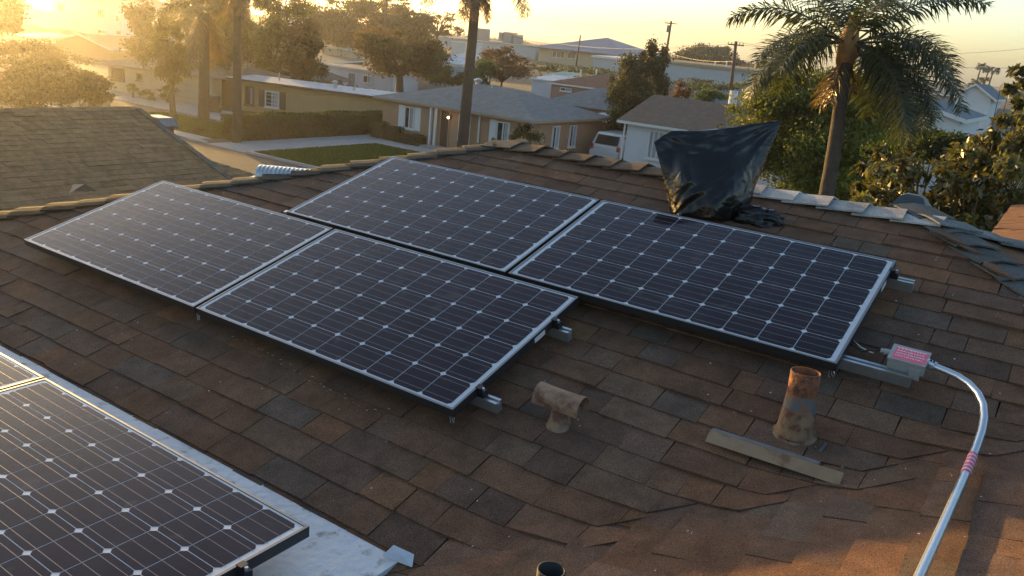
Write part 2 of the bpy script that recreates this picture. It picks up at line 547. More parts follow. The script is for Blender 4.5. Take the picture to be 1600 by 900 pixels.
def lay_slope(frame, a0, a1, b0, b1, lines_, rnd, lo=.11, hi=.34):
    """tabs over one slope: frame(a, b, w) gives the point; a along the courses, b up the slope"""
    tabs = []
    k = 0
    b = b0
    while b < b1:
        a = a0 - rnd.uniform(0, .3)
        lines = lines_(k) if callable(lines_) else lines_
        base = 0.0
        j = 0
        while a < a1:
            wd = rnd.uniform(lo, hi)
            P = [(a + .0015, b), (a + wd - .0015, b), (a + wd - .0015 + rnd.uniform(-.004, .004), b + EXPO + .02), (a + .0015 + rnd.uniform(-.004, .004), b + EXPO + .02)]
            drop = rnd.uniform(-.004, .005)
            P[0] = (P[0][0], P[0][1] + drop)
            P[1] = (P[1][0], P[1][1] + drop + rnd.uniform(-.003, .003))
            Q = clip_poly(P, lines)
            if Q and area2(Q) > .0012:
                t = Tab()
                t.P, t.b = Q, b
                hi_lo = rnd.random() < .5
                t.th = rnd.uniform(.0105, .014) if hi_lo else rnd.uniform(.0065, .009)
                t.lift = rnd.uniform(0, .003) if rnd.random() > .06 else rnd.uniform(.004, .009)
                c = rnd.choices(TINTS, TW)[0]
                s = rnd.uniform(.88, 1.13)
                t.tint = (c[0] * s, c[1] * s, c[2] * s)
                t.frame = frame
                ca = sum(p[0] for p in Q) / len(Q)
                t.c = frame(ca, b + EXPO / 2, .01)
                if t.c.x > EX - .3 and abs(main_z(t.c.y) - cross_z(t.c.x)) < .075:
                    t.th, t.lift = (.0095, .001) if frame is f_main else (.0065, 0.0)
                tabs.append(t)
            a += wd
            j += 1
        b += EXPO
        k += 1
    return tabs
def tab_geo(t, mb, origin=None):
    n = len(t.P)
    top, bot = [], []
    for a, b in t.P:
        f = max(0.0, min(1.0, (b - t.b) / (EXPO + .02)))
        w = (t.th + t.lift) * (1 - f) + .0035 * f
        top.append(t.frame(a, b, w))
        bot.append(t.frame(a, b, -.004 + t.lift * .4 * (1 - f)))
    if origin is not None:
        top = [p - origin for p in top]
        bot = [p - origin for p in bot]
    mb.tint = t.tint
    mb.add(bot + top, [tuple(range(n, 2 * n))] + [(i, (i + 1) % n, n + (i + 1) % n, n + i) for i in range(n)])
DW = -.1292                                      # deck plane off the panels' plane, matches RZ/RY
VK = .085
def soften(p):
    d = VK - abs(main_z(p.y) - cross_z(p.x))
    f = min(1.0, max(0.0, (p.x - EX - .25) / .5))
    if d > 0 and f > 0:
        p.z += f * d * d / (4 * VK)
    return p
def smooth_top(x, y):
    m, c = main_z(y), cross_z(x)
    d = VK - abs(m - c)
    return max(m, c) + (d * d / (4 * VK) if d > 0 else 0)
def drape(p, own):
    if p.x < EX + .1: return p
    f = min(1.0, max(0.0, (p.x - EX - .1) / .4))
    p.z += f * (smooth_top(p.x, p.y) - own)
    return p
def f_main(a, b, w):
    p = roof(a, b, DW + w - .0012)
    return drape(p, main_z(p.y))
def f_cross(a, b, w):
    p = Vector((EX + b * CP - w * SP, -a, cross_z(EX) + b * SP + w * CP))
    return drape(p, cross_z(p.x))
rnd = random.Random(3)
vr = (RY + .0) / CP                               # v of the ridge (approx, deck plane)
def vY(v): return v * CP - DW * SP
v_ridge = (RY + DW * SP) / CP
v_eave = (EY + DW * SP) / CP
# lines in (u, v): Y = v*CP - DW*SP
k0 = -DW * SP
main_lines = lambda k: [
    (1, -CP, -(RX0 - RY + k0)),                   # left hip: x - Y >= RX0 - RY
    (-1, -CP, RX1 + RY - k0),                     # right hip: x + Y <= RX1 + RY
    (-1, CP, 4.17 + k0 + (.012, .16, .07, .20, .04)[k % 5]),                   # valley: x - Y <= 4.17
    (0, -1, v_ridge)]
tabs = lay_slope(f_main, -1.2, 5.9, v_eave - .02, v_ridge, main_lines, rnd)
# cross gable: a = -Y ; x = EX + b*CP ; keep x - Y >= 4.17  ->  b*CP + a + EX - 4.17 >= 0
cross_lines = [(1, CP, EX - 4.17 + .012), (0, -1, (VX - EX) / CP)]
tabs += lay_slope(f_cross, -1.7, 4.0, 0.0, (VX - EX) / CP, cross_lines, rnd)
# hidden by the panels?
PQ = [[to_px(roof(u + du, v + dv, 0))[:2] for du, dv in ((0, 0), (1.65, 0), (1.65, .99), (0, .99))] for u, v in ((0, 0), (1.67, 0), (1.21, 1.0254), (2.88, 1.0254))]
def inside(p, q):
    s = None
    for i in range(4):
        x0, y0 = q[i]
        x1, y1 = q[(i + 1) % 4]
        c = (x1 - x0) * (p[1] - y0) - (y1 - y0) * (p[0] - x0)
        if s is None:
            s = c > 0
        elif (c > 0) != s:
            return False
    return True
for t in tabs:
    x, y, z = to_px(t.c)
    vis = z > .3 and -20 < x < 1620 and 0 < y < 920 and not any(inside((x, y), q) for q in PQ)
    px = [to_px(t.frame(a, b, .01))[:2] for a, b in t.P]
    t.score = area2(px) if vis else -1
tabs.sort(key=lambda t: -t.score)
for t in tabs[:300]:
    mb = MB()
    tab_geo(t, mb, t.c)
    mb.build('shingle', M['shingle'], roof_o, loc=t.c)
mb = MB()
for t in tabs[300:]:
    tab_geo(t, mb)
mb.build('shingle_courses', M['shingle'], roof_o, kind='stuff')
# the slopes that fall away (back, left, right): shingle rows as one part
def f_left(a, b, w): return Vector((RX0 - HK + b * CP - w * SP, RY - a, RZ - HK * TP + b * SP + w * CP))
def f_right(a, b, w): return Vector((RX1 + HK - b * CP + w * SP, RY + a, RZ - HK * TP + b * SP + w * CP))
def f_back(a, b, w): return Vector((-a, RY + HK - b * CP + w * SP, RZ - HK * TP + b * SP + w * CP))
L = HK / CP
t2 = lay_slope(f_left, -HK, HK, 0, L, [(1, -CP, HK), (-1, -CP, HK)], rnd, .2, .5)
t2 += lay_slope(f_right, -8.0, HK, 0, L, [(-1, -CP, HK), (0, -1, L), (1, CP * 0, 8.0)], rnd, .2, .5)
t2 = [t for t in t2 if not (t.frame is f_right and (t.c.x < VX - .02 and t.c.y < VY and t.c.x < VX) or (t.frame is f_right and t.c.x + t.c.y < RX1 + RY - .02 and t.c.x < VX))]
t2 += lay_slope(f_back, -RX1 - HK, -RX0 + HK, 0, L, [(1, -CP, RX1 + HK), (-1, -CP, -RX0 + HK), (0, -1, L)], rnd, .2, .5)
mb = MB()
for t in t2:
    tab_geo(t, mb)
mb.build('shingle_courses', M['shingle'], roof_o, kind='stuff')

# ---- ridge and hip caps: bent shingle pieces, each lapping over the one before
def cap_line(p0, p1, nrm_a, nrm_b, tint_fn, step=.205, wid=.15, start=0.0, low=0.0):
    p0, p1 = Vector(p0), Vector(p1)
    d = (p1 - p0)
    Lg = d.length
    d.normalize()
    na, nb = Vector(nrm_a).normalized(), Vector(nrm_b).normalized()
    sa = na.cross(d).normalized()
    if sa.z > 0: sa = -sa
    sb = nb.cross(d).normalized()
    if sb.z > 0: sb = -sb
    up = (na + nb).normalized()
    n = int(Lg / step)
    for i in range(n + 1):
        a = p0 + d * (i * step + start)
        ln = step + .06
        w0 = .030 + rnd.uniform(-.003, .006)     # exposed end rides on the next cap
        w1 = .010
        sk = rnd.uniform(-.012, .012)
        wa = wid * rnd.uniform(.94, 1.06)
        pts = []
        for (t, w) in ((0, w0), (ln, w1)):
            for q in (-1, -.5, 0, .5, 1):
                s = sa if q < 0 else sb
                off = s * abs(q) * wa + up * (w - .010 * (1 - abs(q)) ** 2 + .020 - low)
                pts.append(a + d * (t + (sk * q if t == 0 else 0)) + off)
        lowp = [p - up * .009 for p in pts]
        c = tint_fn(i, i / max(n, 1))
        s = rnd.uniform(.78, 1.22)
        mb = MB()
        mb.tint = tuple(x * s for x in c)
        org = a
        vs = [p - org for p in pts] + [p - org for p in lowp]
        fs = []
        for q in range(4):
            fs.append((q, q + 1, 6 + q, 5 + q))
            fs.append((10 + q + 1, 10 + q, 15 + q, 16 + q))
            fs.append((q + 1, q, 10 + q, 11 + q))
            fs.append((5 + q, 6 + q, 16 + q, 15 + q))
        fs += [(0, 5, 15, 10), (9, 4, 14, 19)]
        mb.add(vs, fs)
        mb.build('ridge_cap', M['shingle'], roof_o, loc=org)
NM, NL, NR_, NB = (0, -SP, CP), (-SP, 0, CP), (SP, 0, CP), (0, SP, CP)
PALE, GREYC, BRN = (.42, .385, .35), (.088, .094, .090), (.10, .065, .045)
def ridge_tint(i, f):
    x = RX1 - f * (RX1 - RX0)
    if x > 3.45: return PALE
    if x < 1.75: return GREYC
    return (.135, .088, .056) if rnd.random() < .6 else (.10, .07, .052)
# exposed ends face right: caps are laid from right to left
cap_line((RX1 + .03, RY, RZ), (RX0, RY, RZ), NM, NB, ridge_tint)
def hipl_tint(i, f):
    return (.055, .042, .028) if f > .5 else (.066, .060, .050)
cap_line((RX0 - 3.4, RY - 3.4, RZ - 3.4 * TP), (RX0 - .05, RY - .05, RZ - .05 * TP), NM, NL, lambda i, f: hipl_tint(i, 1 - f), step=.21, wid=.135, low=.012)
cap_line((VX - .05, VY + .05, RZ - (VX - RX1 - .05) * TP), (RX1 - .02, RY + .02, RZ + .006), NM, NR_, lambda i, f: (.105, .106, .100), step=.18, wid=.125, low=.010)
cap_line((RX1 + HK, RY + HK, RZ - HK * TP), (RX1, RY, RZ), NB, NR_, lambda i, f: (.16, .165, .165), step=.21)
cap_line((VX, -7, cross_z(VX)), (VX, VY, cross_z(VX)), (-SP, 0, CP), (SP, 0, CP), lambda i, f: GREYC, step=.21)

# ---- small gable behind the right hip whose left slope takes the low sun
pw_ = at(1572, 369, 7.2)
GX0 = at(1542, 372, 7.2).x
def wing_z(x): return pw_.z + (x - pw_.x) * TP
def f_gable(a, b, w): return Vector((GX0 + b * CP - w * SP, -a, wing_z(GX0) + b * SP + w * CP))
b = MB()
for k in (0, 1):
    xa, xb = (GX0, GX0 + 1.9) if k == 0 else (GX0 + 3.8, GX0 + 1.9)
    b.prism([(xa, 5.1, wing_z(GX0)), (xb, 5.1, wing_z(GX0 + 1.9)), (xb, 5.1, wing_z(GX0 + 1.9) - .05), (xa, 5.1, wing_z(GX0) - .05)], (0, 3.2, 0))
gb = b.build('roof', M['deck'], house)
b = MB()
b.prism([(GX0 + .1, 5.25, wing_z(GX0) - .03), (GX0 + 1.9, 5.25, wing_z(GX0 + 1.9) - .055), (GX0 + 3.7, 5.25, wing_z(GX0) - .03), (GX0 + 3.7, 5.25, -3.2), (GX0 + .1, 5.25, -3.2)], (0, 2.9, 0))
b.build('wall', M['cream'], house)
tg = lay_slope(f_gable, -8.3, -5.1, 0, 1.9 / CP, [(1, 0, 8.3), (-1, 0, -5.07)], rnd, .15, .35)
mb = MB()
for t in tg:
    t.tint = (.17, .085, .045)
    tab_geo(t, mb)
mb.build('shingle_courses', M['shingle'], gb, kind='stuff')

# ================================================================== NEIGHBOUR'S ROOF AT THE LEFT
nb = thing('neighbour_house', 'neighbouring house at the left with large plain brown shingle roof tinted golden for glare', 'house', (0, 0, 0))
A2 = R(18)
Q0 = at(150, 300, 11.0)
N2 = Vector((math.sin(A2), 0, math.cos(A2)))
def on_wing(px, py):
    d = ray(px, py)
    return CAM + d * (N2.dot(Q0 - CAM) / N2.dot(d))
pr = on_wing(224, 171)                            # ridge end
pe = on_wing(311, 248)                            # rake at mid height
WX0 = pr.x
b_len = 6.2
def f_wing(a, b, w):                              # a along -Y, b up slope (towards -X), from low edge
    return Vector((WX0 + (b_len - b) * math.cos(A2) + w * math.sin(A2), -a, pr.z - (b_len - b) * math.sin(A2) + w * math.cos(A2)))
WY = (pr.y + pe.y) / 2
pk = on_wing(393, 271)
lowx = WX0 + b_len * math.cos(A2)
dk = MB()
dk.poly([f_wing(-WY, 0, -.01), f_wing(9, 0, -.01), f_wing(9, b_len, -.01), f_wing(-WY, b_len, -.01)][::-1])
dk.poly([(WX0, WY, pr.z - .01), (WX0, -9, pr.z - .01), (WX0 - 6, -9, pr.z - 6 * math.tan(A2)), (WX0 - 6, WY, pr.z - 6 * math.tan(A2))][::-1])
wroof = dk.build('roof', M['deck'], nb)
MB().box((WX0 - 5.4, -8.6, -4.6), (lowx - .5, WY - .3, pr.z - b_len * math.sin(A2) - .05)).build('wall', M['cream'], nb)
GLARE_TINTS = [(.255, .160, .083), (.243, .152, .079), (.268, .170, .088), (.235, .148, .078)]  # golden glare over this roof is painted into the shingle tints
sv = TINTS, TW
TINTS, TW = GLARE_TINTS, [.3, .3, .2, .2]
t3 = lay_slope(f_wing, -WY, 3.4, 0, b_len, [(1, 0, WY)], rnd, .16, .42)
TINTS, TW = sv
big = sorted(t3, key=lambda t: -area2([to_px(t.frame(a, b, .01))[:2] for a, b in t.P]) if to_px(t.c)[2] > 1 and 0 < to_px(t.c)[0] < 420 else 0)
for t in big[:120]:
    mb = MB()
    tab_geo(t, mb, t.c)
    mb.build('shingle', M['shingle'], wroof, loc=t.c)
mb = MB()
for t in big[120:]:
    tab_geo(t, mb)
mb.build('shingle_courses', M['shingle'], wroof, kind='stuff')
bE = b_len - (pe.x - WX0) / math.cos(A2)
bK = b_len - (pk.x - WX0) / math.cos(A2)
ex = (pk.y - WY) / (bE - bK)                      # how fast the low corner widens below the rake
TINTS, TW = GLARE_TINTS, [.3, .3, .2, .2]
t4 = lay_slope(f_wing, -pk.y - .2, -WY, 0, bE, [(-1, 0, -WY), (1, ex, WY - ex * bE + 0 * 1.0)] if False else [(-1, 0, -WY), (1, -ex, WY + ex * bE)], rnd, .16, .42)
TINTS, TW = sv
mb = MB()
for t in t4:
    tab_geo(t, mb)
mb.build('shingle_courses', M['shingle'], wroof, kind='stuff')
rk = MB()
for k in range(30):
    b = k * b_len / 30
    rk.tint = tuple(c * rnd.uniform(.85, 1.15) for c in (.15, .125, .095))
    rk.prism([f_wing(-WY - .03, b, -.02), f_wing(-WY - .03, b + b_len / 30 - .004, -.02), f_wing(-WY - .03, b + b_len / 30 - .004, .028), f_wing(-WY - .03, b, .03)], (0, -.10, 0))
rk.build('rake_edge', M['shingle'], wroof, kind='stuff')

# ================================================================== SOLAR PANELS
PL, PWD, PH = 1.65, 0.99, 0.040
CS = 0.1555                                       # cell edge
PT = 0.1585                                       # pitch
def cell_mesh():
    b = MB()
    h, c = CS / 2, 0.0135
    b.poly([(-h + c, -h, 0), (h - c, -h, 0), (h, -h + c, 0), (h, h - c, 0), (h - c, h, 0), (-h + c, h, 0), (-h, h - c, 0), (-h, -h + c, 0)])
    return b.mesh('cell', M['cell'])
CELL = cell_mesh()
bb = MB()
bb.box((0.026, -.0007, 0), (PL - .026, .0007, .0003))
BUS = bb.mesh('busbar', M['busbar'])
bsm = MB()
bsm.box((.009, .009, -.012), (PL - .009, PWD - .009, -.0028))
BACK = bsm.mesh('backsheet', M['backsheet'])
def frame_mesh():
    b = MB()
    t = .011
    for (x0, x1, y0, y1) in ((0, PL, 0, t), (0, PL, PWD - t, PWD), (0, t, t, PWD - t), (PL - t, PL, t, PWD - t)):
        b.cur = 0
        b.box((x0, y0, -PH), (x1, y1, -.0006))
        b.cur = 1
        b.box((x0 + .0004, y0 + .0004, -.0006), (x1 - .0004, y1 - .0004, 0.0004))
    return b.mesh('frame', [M['black_frame'], M['lip_sheen']])
FRM = frame_mesh()
def panel(label, mtx):
    p = thing('solar_panel', label, 'solar panel', group='solar panels on the roof')
    p.matrix_world = mtx
    link('frame', FRM, p)
    link('backsheet', BACK, p)
    m0x, m0y = (PL - 10 * PT) / 2 + PT / 2, (PWD - 6 * PT) / 2 + PT / 2
    for i in range(10):
        for j in range(6):
            link('cell', CELL, p, loc=(m0x + i * PT, m0y + j * PT, -.0022))
    for j in range(6):
        for q in (-1, 0, 1):
            link('busbar', BUS, p, loc=(0, m0y + j * PT + q * CS / 3, -.0019))
    return p
def on_slope(u, v): return ROOF_M @ Matrix.Translation((u, v, 0))
panel('left panel of the front row, dusty purple in the glare, nearest the hip ridge', on_slope(0, 0))
panel('middle front panel standing above the tan T-shaped vent', on_slope(1.67, 0))
panel('panel at the back of the array, beside the lawn, left of the black bag', on_slope(1.21, 1.0254))
panel('right panel of the back row reflecting the black plastic bag', on_slope(2.88, 1.0254))
EROT = Matrix(((1, .004, .005, 1.6893), (-.0045, 1, -.010, -1.7596), (-.005, .010, 1, -.158), (0, 0, 0, 1)))
panel('nearest panel lying flat over the white roof strip in the bottom left corner', EROT)
panel('panel cut by the left edge, flat over the white roof behind the nearest panel', EROT @ Matrix.Translation((-1.665, 0, 0)))

# ---- rails with clamps; world frame of the slope or of the flat roof
RAILP = [(-.018, -.052), (.018, -.052), (.018, -.022), (.020, -.0405 + .02), (.020, 0), (.007, 0), (.007, -.012), (-.007, -.012), (-.007, 0), (-.020, 0), (-.020, -.0205), (-.018, -.022)]
def rail(label, mtx, u0, u1, v, wtop, joints=(), group='aluminium rails under the solar panels', feet=()):
    t = thing('mounting_rail', label, 'mounting rail', group=group)
    t.matrix_world = mtx
    b = MB()
    # top-slotted extrusion
    b.prism([Vector((u0, v + p[0], wtop + p[1])) for p in RAILP], (u1 - u0, 0, 0))
    b.build('rail_bar', M['alu'], t)
    for u in joints:                              # clamps with bolt at the panel edges
        c = MB()
        c.box((u - .018, v - .016, wtop + .0005), (u + .020, v + .016, wtop + .030))
        c.box((u - .022, v - .014, wtop + .030), (u + .004, v + .014, wtop + .0445))
        co_ = c.build('end_clamp', M['dark_metal'], t)
        d = MB()
        d.tube([(u + .010, v, wtop + .030), (u + .010, v, wtop + .043)], .0065, 8)
        d.build('bolt', M['alu'], co_)
    for u in feet:
        f = MB()
        f.box((u - .03, v + .021, -.128), (u + .03, v + .027, wtop - .004))
        f.box((u - .03, v + .027, -.128), (u + .03, v + .075, -.121))
        f.build('standoff_foot', M['alu'], t)
    return t
rail('lower rail of the front row, its end poking out above the tan vent', ROOF_M, .02, 3.42, .175, -.0405, (3.335,), feet=(.5, 1.6, 2.7))
rail('upper rail of the front row, its end just below the back row of panels', ROOF_M, .02, 3.405, .765, -.0405, (3.335,), feet=(.5, 1.6, 2.7))
rail('upper rail of the back row, short bright end near the right hip', ROOF_M, 1.17, 4.64, 1.915, -.0405, (4.545,), feet=(1.7, 2.9, 4.0))
rail('long rail carrying the grey box with the pink label', ROOF_M, 1.17, 4.80, 1.145, -.0405, (), feet=(1.7, 2.9, 4.0))
rail('rail end with black clamp over the white roof at the bottom edge', EROT, -1.64, 1.72, .715, -.0405, (1.665,), feet=())
rail('rail under the nearest panel, out of sight on the camera side', EROT, -1.64, 1.70, .21, -.0405, (1.665,), feet=())

# rail splice and clip at the left edge of the back row
s = MB()
s.box((1.135, 1.06, -.07), (1.2, 1.085, -.03))
s.box((1.15, 1.085, -.05), (1.195, 1.13, -.045))
c_ = s.build('rail_clip', M['alu'])
c_.matrix_world = ROOF_M
tag(c_, 'small bright metal clip at the left corner of the back row of panels', 'clip')
# small white serial stickers on the panels' right sides
for lab, u, v in (('white sticker on the side of the middle front panel', 3.3206, .60), ('white sticker on the side of the right back panel', 4.5306, 1.74)):
    b = MB()
    b.box((u, v, -.037), (u + .0008, v + .085, -.012))
    o = b.build('sticker', M['label_white'])
    o.matrix_world = ROOF_M
    tag(o, lab, 'sticker')
# wire clips hanging under the panels' front corners
for lab, u, v in (('thin wire clip hanging under the front corner of the middle panel', 3.30, .012), ('thin wire clip under the front corner of the right panel', 4.512, 1.037),
                  ('thin wire clip at the gap between the two front panels', 1.655, .01)):
    b = MB()
    b.tube([(u, v, -.038), (u + .002, v - .004, -.062), (u + .012, v - .006, -.075), (u + .014, v - .003, -.055), (u + .006, v, -.045)], .0016, 5)
    b.tube([(u - .008, v, -.039), (u - .009, v - .004, -.070), (u - .004, v - .006, -.082)], .0014, 5)
    o = b.build('wire_clip', M['alu'])
    o.matrix_world = ROOF_M
    tag(o, lab, 'wire clip')

# ---- junction box with pink label
jb = thing('junction_box', 'small grey electrical box with pink printed label on the rail end', 'electrical box')
jb.matrix_world = ROOF_M
J0, J1 = (4.698, 1.155, -.0395), (4.838, 1.262, .012)
b = MB()
b.box(J0, (J1[0], J1[1], .004))
b.box((J0[0] - .003, J0[1] - .003, .0042), (J1[0] + .003, J1[1] + .003, .012))
b.box((J0[0] + .085, J0[1] - .006, -.062), (J1[0] - .012, J0[1] - .0005, -.012))
b.build('box_body', M['greybox'], jb)
b = MB()
b.box((J0[0] + .012, J0[1] + .006, .0122), (J1[0] - .002, J1[1] - .010, .0128))
lb = b.build('label_plate', M['pink'], jb)
b = MB()
rr = random.Random(5)
for row in range(4):                               # tiny unreadable print: broken white strokes
    y = J0[1] + .084 - row * .019
    x = J0[0] + .020
    while x < J1[0] - .014:
        w = rr.uniform(.003, .010)
        b.box((x, y, .0129), (min(x + w, J1[0] - .012), y + .0055, .0132))
        x += w + rr.uniform(.003, .005)
b.box((J0[0] + .014, J1[1] - .016, .0129), (J1[0] - .004, J1[1] - .0135, .0132))
b.build('label_print', M['white_print'], lb)
b = MB()
b.tube([(J0[0] - .002, 1.215, -.006), (J0[0] - .028, 1.216, -.006)], .013, 10)
b.tube([(J0[0] - .026, 1.216, -.006), (J0[0] - .042, 1.216, -.006)], .010, 8)
b.build('cable_gland', M['greybox'], jb)
# cables from under the panel to the box
b = MB()
b.tube([roof(4.50, 1.24, -.035), roof(4.545, 1.235, -.030), roof(4.585, 1.215, -.036), roof(4.625, 1.213, -.010), roof(4.66, 1.216, -.006)], .0045, 6)
tag(b.build('cable', M['wire'], smooth=True), 'black cable from the right panel into the grey box', 'cable')
b = MB()
b.tube([roof(4.53, 1.262, -.02), roof(4.57, 1.235, -.028), roof(4.61, 1.222, -.032), roof(4.63, 1.222, -.034)], .0035, 6)
tag(b.build('grounding_wire', M['alu'], smooth=True), 'bright bare ground wire beside the black cable', 'wire')

# ---- conduit
cd = thing('conduit', 'bent galvanised conduit pipe running from the grey box down the right side', 'conduit')
ctrl = [(4.846, 1.208, -.005), (4.875, 1.196, -.004), (4.915, 1.183, -.002), (4.96, 1.165, .0), (5.005, 1.135, .0), (5.045, 1.085, .0), (5.073, 1.02, .0), (5.088, .94, .0),
        (5.093, .86, .0), (5.092, .76, .0), (5.086, .62, .0), (5.077, .46, .0), (5.066, .28, .0), (5.054, .10, .0), (5.042, -.10, .01), (5.03, -.30, .03), (5.02, -.50, .06)]
b = MB()
def lift(p):
    q = roof(*p)
    need = cross_z(q.x) + .050
    if q.z < need:                                 # slide along the line of sight until it clears the cross slope
        d = q - CAM
        f = 1.0
        for _ in range(200):
            g = CAM + d * f
            if g.z >= cross_z(g.x) + .050:
                break
            f -= .002
        q = CAM + d * f
    return q
b.tube([lift(p) for p in ctrl], .0145, 14)
b.build('pipe', M['steel'], cd, smooth=True)
b = MB()
b.tube([roof(4.838, 1.21, -.006), roof(4.848, 1.207, -.005)], .021, 12)
b.tube([roof(4.848, 1.207, -.005), roof(4.872, 1.197, -.004)], .0185, 12)
b.build('connector', M['steel'], cd)
LP = [lift(p) for p in ctrl]
def along(f):
    k = min(int(f), len(LP) - 2)
    return LP[k].lerp(LP[k + 1], f - k)
b = MB()
b.tube([along(9.35), along(9.6), along(9.8), along(10.0), along(10.15)], .0158, 14)
sk_ = b.build('warning_sticker', M['pink'], cd, smooth=True)
b = MB()
for q in (9.45, 9.6, 9.75, 9.9, 10.05):
    b.tube([along(q), along(q + .035)], .0161, 14)
b.build('sticker_print', M['white_print'], sk_)
# two screws of the connector
b = MB()
for q in (0.15, .55):
    p = along(q)
    b.tube([p + Vector((0, -.004, .016)), p + Vector((0, -.006, .024))], .004, 6)
b.build('set_screw', M['dark_metal'], cd)

# ================================================================== VENTS ON THE ROOF
def lathe(b, prof, n, base, axis=Vector((0, 0, 1)), side=None, a0=0.0, a1=2 * math.pi):
    axis = axis.normalized()
    s = axis.orthogonal().normalized() if side is None else side.normalized()
    t = axis.cross(s)
    full = abs(a1 - a0 - 2 * math.pi) < 1e-6
    m = n if full else n + 1
    vs = []
    for r, h in prof:
        for k in range(m):
            a = a0 + (a1 - a0) * k / n
            vs.append(base + axis * h + (s * math.cos(a) + t * math.sin(a)) * r)
    fs = []
    for i in range(len(prof) - 1):
        for k in range(n):
            k2 = (k + 1) % m
            fs.append((i * m + k, i * m + k2, (i + 1) * m + k2, (i + 1) * m + k))
    b.add(vs, fs)
# rusty flue pipe
fb = roof(4.488, .668, DW)
pv = thing('vent_pipe', 'open rusty flue pipe with grey band standing on the shingles', 'vent pipe', fb)
axp = Vector((-.03, .035, 1)).normalized()
b = MB()
lathe(b, [(.074, .0), (.070, .045), (.062, .115)], 22, Vector((0, 0, 0)), axp)
b.build('flashing_cone', M['rust_tan'], pv, smooth=True)
b = MB()
lathe(b, [(.0635, .108), (.062, .112), (.0580, .165), (.0575, .172)], 22, Vector((0, 0, 0)), axp)
b.build('zinc_band', M['rust_grey'], pv, smooth=True)
b = MB()
lathe(b, [(.0565, .165), (.0560, .20), (.0565, .262), (.0535, .262), (.052, .20), (.052, .02)], 22, Vector((0, 0, 0)), axp)
b.build('pipe', M['rust'], pv, smooth=True)
b = MB()
lathe(b, [(.088, -.012), (.084, .006), (.070, .014)], 18, Vector((0, 0, .004)), Vector((0, -SP, CP)))
b.build('base_flange', M['rust_tan'], pv, smooth=True)
# T-shaped vent with half round cap
tv = thing('roof_vent', 'tan painted vent with half round hood on a short conical stem', 'roof vent', roof(3.655, .262, DW))
b = MB()
lathe(b, [(.058, -.010), (.050, .004), (.042, .030), (.034, .082), (.033, .105)], 18, Vector((0, 0, 0)))
b.build('stem', M['tan_paint'], tv, smooth=True)
hv = MB()
hx0, hx1, hr, hz = -.112, .100, .050, .100
n = 14
inn, out_ = [], []
vs, fs = [], []
for x in (hx0, -.04, .03, hx1):
    for rr_ in (hr, hr - .003):
        for k in range(n + 1):
            a = R(-8) + R(196) * k / n
            flare = .004 * abs(x) / .1
            vs.append((x, math.cos(a) * (rr_ + flare), hz + math.sin(a) * (rr_ + flare) * 1.02 + (-.012 if k in (0, n) else 0)))
m = n + 1
for i in range(3):
    for k in range(n):
        o0, o1 = i * 2 * m, (i + 1) * 2 * m
        fs.append((o0 + k, o1 + k, o1 + k + 1, o0 + k + 1))
        fs.append((o0 + m + k, o0 + m + k + 1, o1 + m + k + 1, o1 + m + k))
    for k in (0, n):
        o0, o1 = i * 2 * m, (i + 1) * 2 * m
        fs.append((o0 + k, o0 + m + k, o1 + m + k, o1 + k))
for i in (0, 3):
    for k in range(n):
        o0 = i * 2 * m
        fs.append((o0 + k, o0 + k + 1, o0 + m + k + 1, o0 + m + k))
hv.add(vs, fs)
hv.build('hood', M['tan_paint'], tv, smooth=False)
# loose strip of flashing lying on the shingles
st = thing('metal_strip', 'bent tan and grey flashing strip lying loose below the rusty pipe', 'metal strip')
a0_, a1_ = roof(4.215, .436, -.108), roof(4.725, .422, -.082)
dirs = (a1_ - a0_).normalized()
upv = Vector((0, CP, SP))
nn = Vector((0, -SP, CP))
b = MB()
b.prism([a0_ + nn * .0, a0_ + upv * .046 + nn * .022, a0_ + upv * .046 + nn * .024, a0_ + nn * .002 - upv * .001], dirs * (a1_ - a0_).length)
b.build('lower_face', M['strip_tan'], st)
b = MB()
b.prism([a0_ + upv * .0465 + nn * .0225, a0_ + upv * .082 + nn * .008, a0_ + upv * .082 + nn * .010, a0_ + upv * .0465 + nn * .0245], dirs * ((a1_ - a0_).length * .82))
b.build('upper_face', M['strip_grey'], st)
# short black pipe at the bottom edge
q = on_z(862, 888, .05)
bp = MB()
bpo = Vector((q.x, q.y, 0))
zb = cross_z(q.x) if q.x > 4.17 + q.y else main_z(q.y)
lathe(bp, [(.040, zb - .02), (.040, .046), (.036, .046), (.035, zb + .0)], 20, bpo)
tag(bp.build('drain_vent_pipe', M['dark_iron'], smooth=True), 'short black open pipe at the bottom edge of the picture', 'vent pipe')
# pale paint flecks and grit scattered on the shingles, a scuff below the pipe
b = MB()
for i in range(260):
    u, v = rnd.uniform(.2, 5.2), rnd.uniform(-.55, 2.6)
    a = Vector((rnd.gauss(0, 1), rnd.gauss(0, 1), 0)).normalized() * rnd.uniform(.0015, .006)
    e = Vector((-a.y, a.x, 0)) * rnd.uniform(.2, .7)
    f = lambda q: f_main(u + q.x, v + q.y, .019)
    b.quad(f(-a), f(e), f(a), f(-e))
for i in range(26):                                # a line of flecks along a course, as if dripped
    u, v = 1.9 + i * .045 + rnd.gauss(0, .01), .02 - i * .004 + rnd.gauss(0, .01)
    a = Vector((1, .2, 0)) * rnd.uniform(.002, .010)
    e = Vector((-.2, 1, 0)) * rnd.uniform(.001, .003)
    f = lambda q: roof(u + q.x, v + q.y, DW + .019)
    b.quad(f(-a), f(e), f(a), f(-e))
b.build('paint_flecks', M['label_white'], kind='stuff')
b = MB()
gu, gv_ = 4.60, .60
b.poly([roof(gu, gv_, DW + .0185), roof(gu + .012, gv_ - .004, DW + .0185), roof(gu + .016, gv_ + .05, DW + .018), roof(gu + .008, gv_ + .062, DW + .018)])
